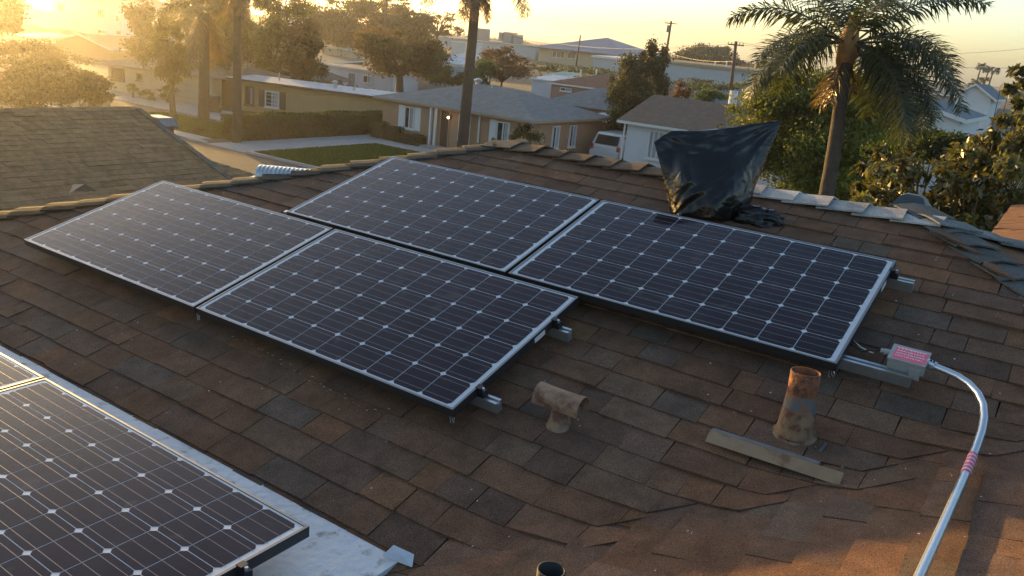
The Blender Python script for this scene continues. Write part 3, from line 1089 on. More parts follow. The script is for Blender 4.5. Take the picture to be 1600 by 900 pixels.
tag(b.build('scuff_mark', M['rust_grey']), 'small pale scuff on the shingles just right of the rusty pipe base', 'scuff mark')
# dry leaves caught under the nearest panel
b = MB()
for i in range(90):
    c = EROT @ Vector((1.60 + rnd.gauss(0, .05), .63 + rnd.gauss(0, .06), -.132 + abs(rnd.gauss(0, .018))))
    a = Vector((rnd.gauss(0, 1), rnd.gauss(0, 1), rnd.gauss(0, .5))).normalized() * rnd.uniform(.014, .03)
    e = Vector((rnd.gauss(0, 1), rnd.gauss(0, 1), rnd.gauss(0, .5))).normalized() * rnd.uniform(.006, .014)
    b.quad(c - a, c - e, c + a, c + e)
o = b.build('leaf_litter', M['leaf_litter'], kind='stuff')
# half round vent on the hidden side of the left hip
def half_vent(label, base, ax, wdir, r, ln, m, m2, droop=0.0, ribs=0):
    t = thing('half_round_vent', label, 'roof vent', base, group=None)
    ax, wdir = Vector(ax).normalized(), Vector(wdir).normalized()
    up = Vector((0, 0, 1))
    b = MB()
    n = 14
    vs, fs = [], []
    for (d, s) in ((0, 1.0), (ln * .5, .72), (ln, .06)):
        for k in range(n + 1):
            a = math.pi * k / n
            vs.append(ax * d + wdir * (math.cos(a) * r * (1 if s > .5 else .8)) * s + up * (math.sin(a) * r * s + d * droop))
    for i in range(2):
        for k in range(n):
            fs.append((i * (n + 1) + k, i * (n + 1) + k + 1, (i + 1) * (n + 1) + k + 1, (i + 1) * (n + 1) + k))
    b.add(vs, fs)
    b.build('hood', m, t, smooth=True)
    f = MB()
    f.poly([ax * .004 + wdir * (math.cos(math.pi * k / n) * r * .97) + up * (math.sin(math.pi * k / n) * r * .97) for k in range(n + 1)])
    f.build('vent_face', m2, t)
    l = MB()
    for q in range(3):
        z = r * (.2 + .22 * q)
        wq = math.sqrt(max(r * r - z * z, 0)) * .8
        l.prism([ax * .004 + wdir * -wq + up * z, ax * .004 + wdir * wq + up * z, ax * -.010 + wdir * wq + up * (z - .02), ax * -.010 + wdir * -wq + up * (z - .02)], up * .003)
    l.build('louvre', m2, t)
    return t
pa_, pb_, pc_, pd_ = [on_wing(x, y) for x, y in ((84, 322), (99, 321), (163, 306), (120, 300))]
hv_o = thing('half_round_vent', 'tan half cone vent on the neighbour roof at the left, its face coloured pale as if lit', 'roof vent', pc_)
VA, VB, VC = at(82, 290, 10.95), at(131, 287, 10.95), at(99, 320, 10.45)
VE = at(163, 305, 11.05)
rim = []
for k in range(9):                                 # arched rim sweeping down to the front corner
    f = k / 8
    p = VB.lerp(VC, f) + (VA - VB) * (.16 * math.sin(math.pi * f))
    rim.append(p)
b = MB()
b.add([VA - pc_] + [p - pc_ for p in rim], [(0, k + 1, k + 2) for k in range(8)])
b.add([VA - pc_ - FWD * -.02] + [p - pc_ + FWD * .02 for p in rim], [(0, k + 2, k + 1) for k in range(8)])
b.build('vent_face', M['lit_tan'], hv_o)
b = MB()
back = [VE.lerp(on_wing(112, 318), k / 8) for k in range(9)]
b.add([p - pc_ + FWD * .03 for p in rim] + [p - pc_ for p in back], [(k, k + 1, 10 + k, 9 + k) for k in range(8)])
b.tint = (.15, .10, .065)
b.t = [(.15, .10, .065)] * len(b.f)
b.build('hood', M['shingle'], hv_o)
b = MB()
b.tube([VA - pc_, VA.lerp(VC, .5) - pc_, VC - pc_], .012, 6)
b.build('front_edge', M['galv'], hv_o)

# silver ribbed half barrel hood behind the left hip
hb = at(432, 279, 6.12) + Vector((0, 0, .012))
t = thing('half_round_vent', 'shiny ribbed half barrel vent just behind the left hip caps', 'roof vent', hb)
ax = Vector((.86, .45, .02)).normalized()
wd = Vector((-ax.y, ax.x, 0)).normalized()
up = Vector((0, 0, 1))
b = MB()
vs, fs = [], []
NS, NK = 26, 12
for i in range(NS + 1):
    d = -.13 + .40 * i / NS
    r = .084 + (.004 if i % 2 else 0)
    for k in range(NK + 1):
        a = math.pi * k / NK
        vs.append(ax * d + wd * math.cos(a) * r + up * (math.sin(a) * r * .92))
for i in range(NS):
    for k in range(NK):
        fs.append((i * (NK + 1) + k, i * (NK + 1) + k + 1, (i + 1) * (NK + 1) + k + 1, (i + 1) * (NK + 1) + k))
b.add(vs, fs)
b.build('hood', M['galv'], t)
b = MB()
b.poly([ax * -.127 + wd * math.cos(math.pi * k / NK) * .083 + up * math.sin(math.pi * k / NK) * .076 for k in range(NK + 1)])
b.build('vent_face', M['strip_tan'], t)
b = MB()
b.box((-.16, -.12, -.30), (.27, .12, -.005), Matrix((( ax.x, wd.x, 0, 0), (ax.y, wd.y, 0, 0), (0, 0, 1, 0), (0, 0, 0, 1))))
b.build('base_curb', M['galv'], t)

# green weathered static vent behind the ridge
gv = at(1421, 334, 5.3)
t = thing('static_vent', 'weathered green metal hood vent rising behind the pale ridge caps', 'roof vent', gv)
b = MB()
def frustum(b, x0, x1, y0, y1, z0, X0, X1, Y0, Y1, z1):
    b.add([(x0, y0, z0), (x1, y0, z0), (x1, y1, z0), (x0, y1, z0), (X0, Y0, z1), (X1, Y0, z1), (X1, Y1, z1), (X0, Y1, z1)],
          [(0, 3, 2, 1), (4, 5, 6, 7), (0, 1, 5, 4), (1, 2, 6, 5), (2, 3, 7, 6), (3, 0, 4, 7)])
frustum(b, -.108, .108, -.10, .10, .048, -.066, .066, -.05, .05, .112)
frustum(b, -.066, .066, -.05, .05, .1122, -.040, .040, -.03, .03, .124)
b.build('hood', M['galv_green'], t)
b = MB()
b.box((-.114, -.107, .018), (.114, .107, .0475))
b.build('skirt', M['galv_green'], t)
b = MB()
lathe(b, [(.05, -.16), (.05, .02)], 14, Vector((-.02, 0, 0)))
b.build('stem', M['galv'], t, smooth=True)

# sheet metal capped chimney beyond the neighbour's rake
cc = at(255, 207, 13.8)
t = MB().box((cc.x - .12, cc.y - .12, cc.z - 2.0), (cc.x + .12, cc.y + .12, cc.z + .12)).build('chimney', M['brick'], nb)
b = MB()
frustum(b, cc.x - .20, cc.x + .2, cc.y - .16, cc.y + .16, cc.z + .125, cc.x - .30, cc.x + .10, cc.y - .13, cc.y + .13, cc.z + .25)
b.build('chimney_cap', M['cap_metal'], t)

# ================================================================== BLACK PLASTIC BAG
bagb = roof(3.42, 2.36, DW)
bag = thing('plastic_bag', 'large black plastic bag pulled to a point, draped over something on the ridge', 'plastic bag', bagb)
def curve(pts, r):
    for (r0, x0, y0), (r1, x1, y1) in zip(pts, pts[1:]):
        if r <= r1:
            f = (r - r0) / (r1 - r0)
            return (x0 + (x1 - x0) * f, y0 + (y1 - y0) * f)
    return pts[-1][1:]
LE = [(0, 1049, 338), (.1, 1046, 324), (.3, 1041, 298), (.6, 1031, 256), (.85, 1024, 230), (1, 1022, 222)]
RE = [(0, 1162, 352), (.12, 1172, 322), (.3, 1180, 292), (.6, 1200, 243), (.85, 1214, 208), (1, 1222, 188)]
TOPX = [(0, 0), (.08, -9), (.14, -12.5), (.40, -5), (.62, -3), (.8, -2), (1, 0)]
def top_off(s):
    for (a, y0), (c, y1) in zip(TOPX, TOPX[1:]):
        if s <= c:
            return y0 + (y1 - y0) * (s - a) / (c - a)
    return 0
NSX, NRY = 90, 60
def bag_pt(s, r, side):
    l, rr_ = curve(LE, r), curve(RE, r)
    x = l[0] + (rr_[0] - l[0]) * s
    y = l[1] + (rr_[1] - l[1]) * s + top_off(s) * max(0, (r - .55) / .45) ** 1.5
    t0 = 5.02 + .06 * s - .05 * (1 - r)
    p = at(x, y, t0)
    prof = (math.sin(math.pi * min(max(s, 0), 1)) ** .7) * (.20 * (1 - r) ** .5 * (.55 + .45 * math.sin(math.pi * min(1, r * 1.2 + .2))) + .008)
    nz = noise.noise((s * 3.1, r * 2.3, 4.0 + side)) * .05
    # taut folds: from the tied lower left corner, from the top left corner and from the pointed tip
    e = min(1, 8 * s * (1 - s)) * min(1, 5 * (1 - r) + .15)
    a1 = math.atan2(r + .02, s + .03)
    a2 = math.atan2(1.02 - r, s + .05)
    a3 = math.atan2(1.0 - r, 1.04 - s)
    d1, d2 = math.hypot(s, r), math.hypot(s, 1 - r)
    d3 = math.hypot(1 - s, 1 - r)
    def rid(v): return (1 - abs(2 * (v - math.floor(v)) - 1)) ** 1.3
    f = .026 * rid(a1 * 2.2 + .6 * noise.noise((s * 4, r * 4, 1))) * math.exp(-d1 * 1.1)
    f += .022 * rid(a2 * 3.1 + .7 * noise.noise((s * 4, r * 4, 7))) * math.exp(-d2 * 2.6)
    f += .016 * rid(a3 * 3.2 + .4 * noise.noise((s * 3, r * 3, 9))) * math.exp(-d3 * 1.3)
    f += .002 * noise.noise((s * 16, r * 12, 2)) + .009 * noise.noise((s * 6, r * 4, 5))
    off = (prof + nz * e + (f - .012) * e)
    return p - FWD * off if side == 0 else p + FWD * off * .9
b = MB()
for side in (0, 1):
    vs = [bag_pt(i / NSX, j / NRY, side) - bagb for j in range(NRY + 1) for i in range(NSX + 1)]
    fs = [(j * (NSX + 1) + i, j * (NSX + 1) + i + 1, (j + 1) * (NSX + 1) + i + 1, (j + 1) * (NSX + 1) + i) for j in range(NRY) for i in range(NSX)]
    b.add(vs, fs)
b.build('plastic_film', M['bag'], bag, smooth=True)
# bunched hem lying to the right
b = MB()
hp = [(1164, 342, 4.93), (1176, 330, 4.92), (1190, 326, 4.9), (1202, 332, 4.88), (1206, 345, 4.86)]
n1, n2 = 30, 40
base_c = at(1176, 338, 4.90) - bagb
vs, fs = [], []
for i in range(n1 + 1):
    th = math.pi * i / n1
    for k in range(n2):
        ph = 2 * math.pi * k / n2
        d = Vector((math.sin(th) * math.cos(ph), math.sin(th) * math.sin(ph), math.cos(th)))
        q = Vector((d.x * .150, d.y * .085, d.z * .062))
        w = 1 + .34 * noise.noise(d * 2.2 + Vector((3, 1, 0))) + .30 * abs(noise.noise(d * 5.5)) + .16 * abs(noise.noise(d * 11))
        vs.append(base_c + Vector((q.x * w, q.y * w, q.z * w - .005)))
for i in range(n1):
    for k in range(n2):
        fs.append((i * n2 + k, i * n2 + (k + 1) % n2, (i + 1) * n2 + (k + 1) % n2, (i + 1) * n2 + k))
b.add(vs, fs)
for i in range(9):                                # loose torn flaps of the hem
    c = base_c + Vector((rnd.uniform(-.09, .11), rnd.uniform(-.06, .0), rnd.uniform(.0, .045)))
    a = Vector((rnd.uniform(-.04, .07), rnd.uniform(-.05, .02), rnd.uniform(-.01, .06)))
    e = Vector((rnd.uniform(.01, .05), rnd.uniform(-.03, .03), rnd.uniform(-.03, .02)))
    b.quad(c, c + e, c + a + e * .3, c + a * .6 - e * .3)
b.build('bunched_hem', M['bag'], bag, smooth=True)

# ================================================================== BUILDINGS
def wbox(b, a, c): b.box(a, c)
def window(parent, face, u0, u1, z0, z1, X0, X1, Y0, Y1, frame='trim', shutters=False, mull=1, pane='glass', rail_h=False, grid=False):
    """face: S (-Y side) or E (+X side) or W; u along X (S) or Y (E, W); local coordinates of the house"""
    def place(b, ua, ub, za, zb, d0, d1):
        if face == 'S': b.box((ua, Y0 - d1, za), (ub, Y0 - d0, zb))
        elif face == 'E': b.box((X1 + d0, ua, za), (X1 + d1, ub, zb))
        else: b.box((X0 - d1, ua, za), (X0 - d0, ub, zb))
    t = .07
    b = MB()
    place(b, u0, u1, z0, z0 + t, .0, .09)
    place(b, u0, u1, z1 - t, z1, .0, .09)
    place(b, u0, u0 + t, z0 + t, z1 - t, .0, .09)
    place(b, u1 - t, u1, z0 + t, z1 - t, .0, .09)
    for k in range(mull):
        c = u0 + (u1 - u0) * (k + 1) / (mull + 1)
        place(b, c - .03, c + .03, z0 + t, z1 - t, .0, .075)
    if grid:
        for k in range(3):
            zc = z0 + (z1 - z0) * (k + 1) / 4
            place(b, u0 + t, u1 - t, zc - .012, zc + .012, .0, .07)
    w = b.build('window', M[frame], parent)
    sl = MB()
    place(sl, u0 - .06, u1 + .06, z0 - .07, z0 - .002, .0, .13)
    sl.build('sill', M[frame], w)
    g = MB()
    place(g, u0 + t, u1 - t, z0 + t, z1 - t, .005, .03)
    g.build('pane', M[pane], w)
    if pane == 'glass' and mull:
        c = MB()
        c0 = u0 + (u1 - u0) * .58
        place(c, c0, u1 - t - .01, z0 + t + .02, z1 - t - .02, .03, .034)
        c.build('curtain', M['curtain'], w)
    if shutters:
        sw = (u1 - u0) * .30
        for a in (u0 - sw - .02, u1 + .02):
            s = MB()
            place(s, a, a + sw, z0 - .03, z1 + .03, .0, .05)
            for k in range(12):
                zc = z0 + (z1 - z0) * (k + .5) / 12
                place(s, a + .05, a + sw - .05, zc - .03, zc + .02, .05, .062)
            s.build('shutter', M['trim'], parent)
    return w
def door(parent, face, u0, u1, z0, z1, X1, Y0, m='door_brown', frame='trim', proud=.04):
    b, f = MB(), MB()
    def place(b, ua, ub, za, zb, d0, d1):
        if face == 'S': b.box((ua, Y0 - d1, za), (ub, Y0 - d0, zb))
        else: b.box((X1 + d0, ua, za), (X1 + d1, ub, zb))
    place(b, u0, u1, z0, z1, 0, proud)
    d = b.build('door', M[m], parent)
    place(f, u0 - .08, u0, z0, z1, 0, proud + .03)
    place(f, u1, u1 + .08, z0, z1, 0, proud + .03)
    place(f, u0 - .08, u1 + .08, z1, z1 + .08, 0, proud + .031)
    f.build('door_frame', M[frame], d)
    return d
def roof_mesh(kind, x0, x1, y0, y1, ze, rise, over, rmat, tmat, th=.14, slope=0.0):
    X0, X1, Y0, Y1 = x0 - over, x1 + over, y0 - over, y1 + over
    b = MB()
    if kind == 'hip':
        W, D = X1 - X0, Y1 - Y0
        if W >= D:
            h = D / 2
            r0, r1 = (X0 + h, (Y0 + Y1) / 2), (X1 - h, (Y0 + Y1) / 2)
        else:
            h = W / 2
            r0, r1 = ((X0 + X1) / 2, Y0 + h), ((X0 + X1) / 2, Y1 - h)
        c = [(X0, Y0, ze), (X1, Y0, ze), (X1, Y1, ze), (X0, Y1, ze)]
        a, e = (*r0, ze + rise), (*r1, ze + rise)
        if W >= D:
            for p in ((c[0], c[1], e, a), (c[1], c[2], e), (c[2], c[3], a, e), (c[3], c[0], a)):
                b.poly(list(p))
        else:
            for p in ((c[0], c[1], a), (c[1], c[2], e, a), (c[2], c[3], e), (c[3], c[0], a, e)):
                b.poly(list(p))
        b.cur = 1
        lo = [(x, y, ze - th) for x, y, _ in c]
        for i in range(4):
            b.quad(lo[i], lo[(i + 1) % 4], c[(i + 1) % 4], c[i])
        b.poly(lo[::-1])
    elif kind in ('gable_x', 'gable_y'):
        if kind == 'gable_x':
            ym = (Y0 + Y1) / 2
            sec = [(Y0, ze), (ym, ze + rise), (Y1, ze), (Y1, ze - th), (ym, ze + rise - th), (Y0, ze - th)]
            P = [[(X, y, z) for y, z in sec] for X in (X0, X1)]
        else:
            xm = (X0 + X1) / 2
            sec = [(X0, ze), (xm, ze + rise), (X1, ze), (X1, ze - th), (xm, ze + rise - th), (X0, ze - th)]
            P = [[(x, Y, z) for x, z in sec] for Y in (Y0, Y1)]
        for i in (0, 1):
            b.cur = 0
            b.quad(P[0][i], P[1][i], P[1][i + 1], P[0][i + 1])
        b.cur = 1
        for i in (2, 3, 4, 5):
            j = (i + 1) % 6
            b.quad(P[0][i], P[1][i], P[1][j], P[0][j])
        for q in P:
            b.quad(q[0], q[1], q[4], q[5])
            b.quad(q[1], q[2], q[3], q[4])
    else:                                          # flat with slight fall towards -Y
        z1 = ze + slope
        lo = [(X0, Y0, ze - th), (X1, Y0, ze - th), (X1, Y1, z1 - th), (X0, Y1, z1 - th)]
        hi = [(X0, Y0, ze), (X1, Y0, ze), (X1, Y1, z1), (X0, Y1, z1)]
        b.poly(hi)
        b.cur = 1
        for i in range(4):
            b.quad(lo[i], lo[(i + 1) % 4], hi[(i + 1) % 4], hi[i])
        b.poly(lo[::-1])
    return b
class House:
    def __init__(self, name, label, cat, x0, x1, y0, y1, ze, wall, roofm, kind='hip', rise=1.2, over=.45, trim='trim', zg=None, rz=0, slope=0.0, th=.14, group=None):
        cx, cy = (x0 + x1) / 2, (y0 + y1) / 2
        zg = (ground_z(cx, cy) if zg is None else zg)
        self.c = Vector((cx, cy, zg))
        self.o = thing(name, label, cat, self.c, rz, group)
        self.X0, self.X1, self.Y0, self.Y1 = x0 - cx, x1 - cx, y0 - cy, y1 - cy
        self.ze = ze - zg
        self.rz = rz
        b = MB()
        b.box((self.X0, self.Y0, -.6), (self.X1, self.Y1, self.ze - th * .5))
        if kind == 'gable_y':
            s = rise / ((x1 - x0) / 2 + over)
            g = self.ze - th - .002 + over * s * .98
            for Y in (self.Y0 + .001, self.Y1 - .201):
                b.prism([(self.X0 + .001, Y, self.ze - th - .05), (self.X1 - .001, Y, self.ze - th - .05), (self.X1 - .001, Y, g - .03), (0, Y, self.ze + rise - th - .02), (self.X0 + .001, Y, g - .03)], (0, .2, 0))
        if kind == 'gable_x':
            s = rise / ((y1 - y0) / 2 + over)
            g = self.ze - th - .002 + over * s * .98
            for X in (self.X0 + .001, self.X1 - .201):
                b.prism([(X, self.Y0 + .001, self.ze - th - .05), (X, self.Y1 - .001, self.ze - th - .05), (X, self.Y1 - .001, g - .03), (X, 0, self.ze + rise - th - .02), (X, self.Y0 + .001, g - .03)], (.2, 0, 0))
        b.build('wall', M[wall], self.o)
        self.roof = roof_mesh(kind, self.X0, self.X1, self.Y0, self.Y1, self.ze, rise, over, None, None, th, slope).build('roof', [M[roofm], M[trim]], self.o)
    def lx(self, X): return X - self.c.x
    def ly(self, Y): return Y - self.c.y
    def lz(self, Z): return Z - self.c.z
    def win(self, face, u0, u1, z0, z1, **k):
        if face == 'S': u0, u1 = self.lx(u0), self.lx(u1)
        else: u0, u1 = self.ly(u0), self.ly(u1)
        return window(self.o, face, u0, u1, self.lz(z0), self.lz(z1), self.X0, self.X1, self.Y0, self.Y1, **k)
    def door(self, face, u0, u1, z0, z1, **k):
        if face == 'S': u0, u1 = self.lx(u0), self.lx(u1)
        else: u0, u1 = self.ly(u0), self.ly(u1)
        return door(self.o, face, u0, u1, self.lz(z0), self.lz(z1), self.X1, self.Y0, **k)
    def box(self, name, a, c, m, parent=None, smooth=False):
        b = MB()
        b.box((self.lx(a[0]), self.ly(a[1]), self.lz(a[2])), (self.lx(c[0]), self.ly(c[1]), self.lz(c[2])))
        return b.build(name, M[m], parent or self.o)
    def pipe(self, name, X, Y, z0, z1, r, m, cap=False):
        b = MB()
        p = Vector((self.lx(X), self.ly(Y), 0))
        b.tube([p + Vector((0, 0, self.lz(z0))), p + Vector((0, 0, self.lz(z1)))], r, 10)
        if cap:
            b.tube([p + Vector((0, 0, self.lz(z1))), p + Vector((0, 0, self.lz(z1) + r * .6)), p + Vector((0, 0, self.lz(z1) + r * 1.4))], [r * 1.5, r * 1.7, r * .4], 10)
        return b.build(name, M[m], self.roof)

# --- peach house across the street
H = House('house', 'peach stucco house with grey hip roof, white shutters and lit porch lamp across the street', 'house', -29.5, -19.0, 35.3, 43.2, -2.62, 'peach', 'roof_grey', 'hip', 1.22, .45, 'trim_tan', zg=ZS)
H.win('S', -27.75, -26.98, -4.22, -2.96, shutters=False)
for a in (-28.2, -26.95):
    H.box('shutter', (a, 35.24, -4.26), (a + .42, 35.298, -2.93), 'trim')
H.win('S', -21.15, -20.3, -4.2, -2.95)
H.box('shutter', (-21.62, 35.24, -4.24), (-21.2, 35.298, -2.92), 'trim')
# recessed porch: darker alcove framed by posts
al = H.box('porch_wall', (-25.1, 35.27, -4.95), (-22.4, 35.298, -2.8), 'peach')
H.door('S', -25.0, -24.45, -4.9, -2.86, m='door_brown', frame='trim_tan', proud=.06)
for X in (-25.55, -25.2, -23.1, -22.82):
    H.box('porch_post', (X - .06, 34.93, -4.95), (X + .06, 35.05, -2.77), 'trim')
H.box('porch_post', (-22.34, 35.17, -4.3), (-22.26, 35.25, -2.77), 'trim')
H.box('sidelight', (-23.75, 35.22, -4.35), (-23.6, 35.265, -2.9), 'trim')
lp = H.box('porch_lamp', (-24.42, 35.10, -3.26), (-24.28, 35.265, -3.08), 'trim_brown')
b = MB()
lathe(b, [(.0, -.07), (.04, -.05), (.06, 0), (.04, .05), (0, .07)], 12, Vector((H.lx(-24.35), H.ly(35.04), H.lz(-3.18))))
b.build('lamp_bulb', M['lamp'], lp, smooth=True)
H.box('porch_floor', (-25.7, 34.3, -5.2), (-22.2, 35.26, -4.86), 'concrete')
for u in (37.5, 39.38):
    H.win('E', u, u + .72, -4.26, -3.0, mull=1)
H.pipe('roof_vent', -25.55, 39.2, -1.75, -1.30, .16, 'galv', True)
H.pipe('vent_stack', -24.2, 38.8, -1.9, -1.38, .05, 'galv')
H.pipe('vent_stack', -22.6, 38.9, -2.0, -1.46, .05, 'galv')
# --- yellow house with white roll roofing, turned a little
yc = Vector((-38.1, 38.9, 0))
H = House('house', 'low ochre stucco house with white flat roof behind the long hedge', 'house', -45.2, -31.7, 36.4, 39.6, -2.92, 'yellow', 'roof_white', 'flat', 0, .35, 'trim_brown', zg=ZS, rz=R(14), slope=.08)
H.win('S', -42.6, -41.9, -4.6, -3.35, frame='trim_brown', mull=1)
H.win('S', -41.0, -39.9, -4.55, -3.5, frame='trim', grid=True)
H.box('shutter', (-41.5, 36.33, -4.6), (-41.08, 36.398, -3.45), 'trim_brown')
H.box('shutter', (-39.84, 36.33, -4.6), (-39.42, 36.398, -3.45), 'trim_brown')
H.door('S', -44.4, -43.4, -5.0, -3.1, m='door_brown', frame='trim_brown')
H.pipe('vent_stack', -41.0, 37.9, -2.95, -2.35, .05, 'galv')
H.pipe('vent_stack', -36.5, 37.7, -2.95, -2.55, .12, 'galv', True)
H.pipe('vent_stack', -34.9, 37.4, -2.95, -2.6, .07, 'galv')
# --- cream house at the left, turned with the street
H = House('house', 'cream house with tan hip roof, dark front window and wide garage door at the left', 'house', -53.44, -44.54, 32.87, 40.37, -2.95, 'cream', 'roof_tan', 'hip', 1.0, .6, 'trim_tan', zg=ZS, rz=R(14))
H.win('S', -53.1, -52.0, -4.05, -3.2, frame='trim_brown', mull=0)
H.win('S', -50.9, -50.4, -3.85, -3.35, frame='trim_brown', mull=0)
H.box('garage_door', (-47.9, 32.81, -4.95), (-44.9, 32.868, -3.3), 'cream')
for k in range(3):
    H.box('door_groove', (-47.9, 32.80, -4.55 + k * .42), (-44.9, 32.809, -4.53 + k * .42), 'trim_tan')
H.box('corner_board', (-48.25, 32.78, -4.98), (-48.1, 32.868, -3.1), 'trim_tan')
H.pipe('vent_stack', -50.6, 36.6, -2.2, -1.72, .09, 'trim')
H.pipe('vent_stack', -47.8, 35.2, -2.4, -1.98, .12, 'trim')
H.box('step', (-53.4, 32.1, -5.2), (-48.9, 32.85, -4.8), 'concrete')
# --- tan roof behind the ochre house
H = House('house', 'house with broad tan hip roof rising behind the ochre house', 'house', -61.5, -50.2, 44.5, 52.5, -3.55, 'cream', 'roof_tan', 'hip', 1.75, .6, 'trim_tan', zg=ZS - .3)
# --- two storey white house up left
P = on_y(190, 70, 70)
H = House('two_storey_house', 'white two storey house in the haze at the upper left', 'house', on_y(84, 62, 70).x, P.x - .2, 70, 79, on_y(150, -3, 70).z, 'white_wall', 'roof_tan', 'hip', 1.6, .5, zg=P.z - .5)
def rect(h, x0, y0, x1, y1, Y, **k):
    a, c = on_y(x0, y0, Y), on_y(x1, y1, Y)
    return h.win('S', min(a.x, c.x), max(a.x, c.x), min(a.z, c.z), max(a.z, c.z), **k)
rect(H, 152, 14, 167, 29, 70, mull=1)
rect(H, 181, 24, 188, 35, 70, mull=0, frame='trim')
rect(H, 153, 46, 167, 54, 70, mull=1)
rect(H, 182, 47, 190, 55, 70, mull=0)
rect(H, 90, 5, 102, 20, 70, mull=0, frame='trim')
P2 = on_y(52, 40, 68)
H.box('balcony', (P2.x, 66.2, P2.z), (on_y(95, 40, 68).x, 69.9, on_y(60, 14, 68).z), 'white_wall')
# --- brown gable
A, Bq, T_ = on_y(84, 61, 50), on_y(176, 71, 50), on_y(127, 52, 50)
H = House('house', 'brown gabled house with white barge boards below the white two storey house', 'house', A.x + .5, Bq.x - .4, 50, 60, (A.z + Bq.z) / 2 - .1, 'brown_wall', 'roof_brown', 'gable_y', T_.z - (A.z + Bq.z) / 2 + .1, .5, 'trim', zg=-5.2, th=.22)
P = on_y(42, 56, 55)
H = House('shed', 'low pale roofed shed among bushes at the far left', 'shed', P.x - 2.4, P.x + 2.2, 55, 59, P.z, 'grey_wall', 'roof_white', 'flat', 0, .3, zg=-5.1, slope=.5)
# --- white painted long house and its annex
A, Bq = on_y(507, 98, 57), on_y(600, 112, 57)
H = House('house', 'white painted flat roofed house with grey door right of the cream roofs', 'house', A.x, Bq.x + 1.2, 57, 60.5, A.z - .1, 'white_wall', 'roof_slate', 'flat', 0, .3, 'trim', zg=-5.0, slope=.05)
rect(H, 568, 117, 582, 131, 57, mull=1, frame='trim')
a, c = on_y(545, 114, 57), on_y(555, 136, 57)
H.door('S', a.x, c.x, c.z, a.z, m='door_grey')
A, Bq = on_y(604, 112, 62), on_y(643, 116, 62)
H = House('annex', 'small white annex with narrow slot window behind the wide brown tree', 'annex', A.x, Bq.x, 62, 67, A.z, 'white_wall', 'roof_white', 'flat', 0, .1, zg=-5.0, slope=.2)
rect(H, 618, 122, 626, 126, 62, mull=0)
A, Bq = on_y(644, 116, 62.5), on_y(664, 120, 62.5)
b = MB()
n = 14
for i in range(n):
    x = A.x + (Bq.x - A.x) * i / n
    b.box((x + .01, 62.5, -5.1), (x + (Bq.x - A.x) / n - .01, 62.55, A.z + rnd.uniform(-.04, .04)))
tag(b.build('board_fence', M['grey_wall']), 'pale grey board fence joined to the small white annex', 'fence')
A, Bq, T_ = on_y(664, 118, 61), on_y(703, 122, 61), on_y(686, 104, 61)
H = House('shed', 'grey shed with dark gable roof behind the peach house', 'shed', A.x, Bq.x, 61, 66, (A.z + Bq.z) / 2, 'grey_wall', 'roof_grey', 'gable_y', max(.6, T_.z - A.z), .25, 'trim_brown', zg=-5.0)
rect(H, 680, 110, 688, 120, 61, mull=0, frame='trim_brown')
# brown fence in front of white house: separate boards
fx0, fx1 = on_y(533, 140, 52).x, on_y(640, 150, 52).x
ft = on_y(585, 140, 52).z
fo = thing('fence', 'dark brown board fence between the ochre house roof and the white house', 'fence', (fx0, 52, -5))
nbd = 26
for i in range(nbd):
    b = MB()
    w = (fx1 - fx0) / nbd
    b.box((i * w + .01, 0, 0), ((i + 1) * w - .01, .03, ft + 5 + rnd.uniform(-.05, .05)))
    b.build('board', M['fence_brown'], fo)
for i in range(5):
    MB().box((i * (fx1 - fx0) / 4 - .05, -.06, 0), (i * (fx1 - fx0) / 4 + .05, -.002, ft + 5.15)).build('post', M['trim_tan'], fo)
# --- grey roofs further up
A, Bq = on_y(504, 72, 80), on_y(568, 80, 80)
H = House('house', 'house with pale patchy flat roof above the white painted house', 'house', A.x, Bq.x, 80, 87, A.z, 'cream', 'roof_white', 'flat', 0, .3, zg=-4.9, slope=.9)
A, Bq = on_y(556, 78, 86), on_y(604, 84, 86)
H = House('house', 'house with small grey hip roof left of the wide brown tree', 'house', A.x, Bq.x, 86, 92, A.z, 'white_wall', 'roof_grey', 'hip', 1.6, .4, zg=-4.9)
A, Bq = on_y(430, 84, 72), on_y(505, 96, 72)
H = House('house', 'low house with grey roof half hidden behind the brown conifer', 'house', A.x, Bq.x, 72, 80, A.z - .4, 'yellow', 'roof_grey', 'flat', 0, .3, zg=-5.0, slope=.7)
A, Bq = on_y(680, 95, 84), on_y(722, 101, 84)
H = House('house', 'small white house with pale roof left of the tall palm trunk', 'house', A.x, Bq.x, 84, 90, A.z, 'white_wall', 'roof_white', 'flat', 0, .4, zg=-4.9, slope=1.2)
rect(H, 696, 101, 701, 112, 84, mull=0)
rect(H, 703, 102, 708, 113, 84, mull=0)
# --- long grey commercial building behind the palm trunk
A, Bq = on_y(660, 52, 150), on_y(838, 74, 150)
H = House('long_building', 'long grey flat roofed building with rooftop units behind the palm trunk', 'building', A.x, Bq.x, 150, 165, (A.z + Bq.z) / 2, 'blue_wall', 'roof_grey', 'flat', 0, .3, zg=-2.6, slope=.2)
for (x0, x1, y0, y1) in ((746, 760, 45, 58), (783, 789, 51, 58), (790, 803, 51, 61), (738, 746, 49, 56), (806, 812, 54, 62)):
    a, c = on_y(x0, y1, 154), on_y(x1, y0, 154)
    H.box('rooftop_unit', (a.x, 153, a.z - .8), (c.x, 155.5, c.z), 'grey_wall', H.roof)
rect(H, 782, 72, 800, 78, 150, mull=2)
A, Bq = on_y(706, 64, 120), on_y(727, 66, 120)
H = House('shed', 'small bright white block below the long grey building', 'shed', A.x, Bq.x, 120, 125, A.z, 'white_wall', 'roof_white', 'flat', 0, .1, zg=-4.0)
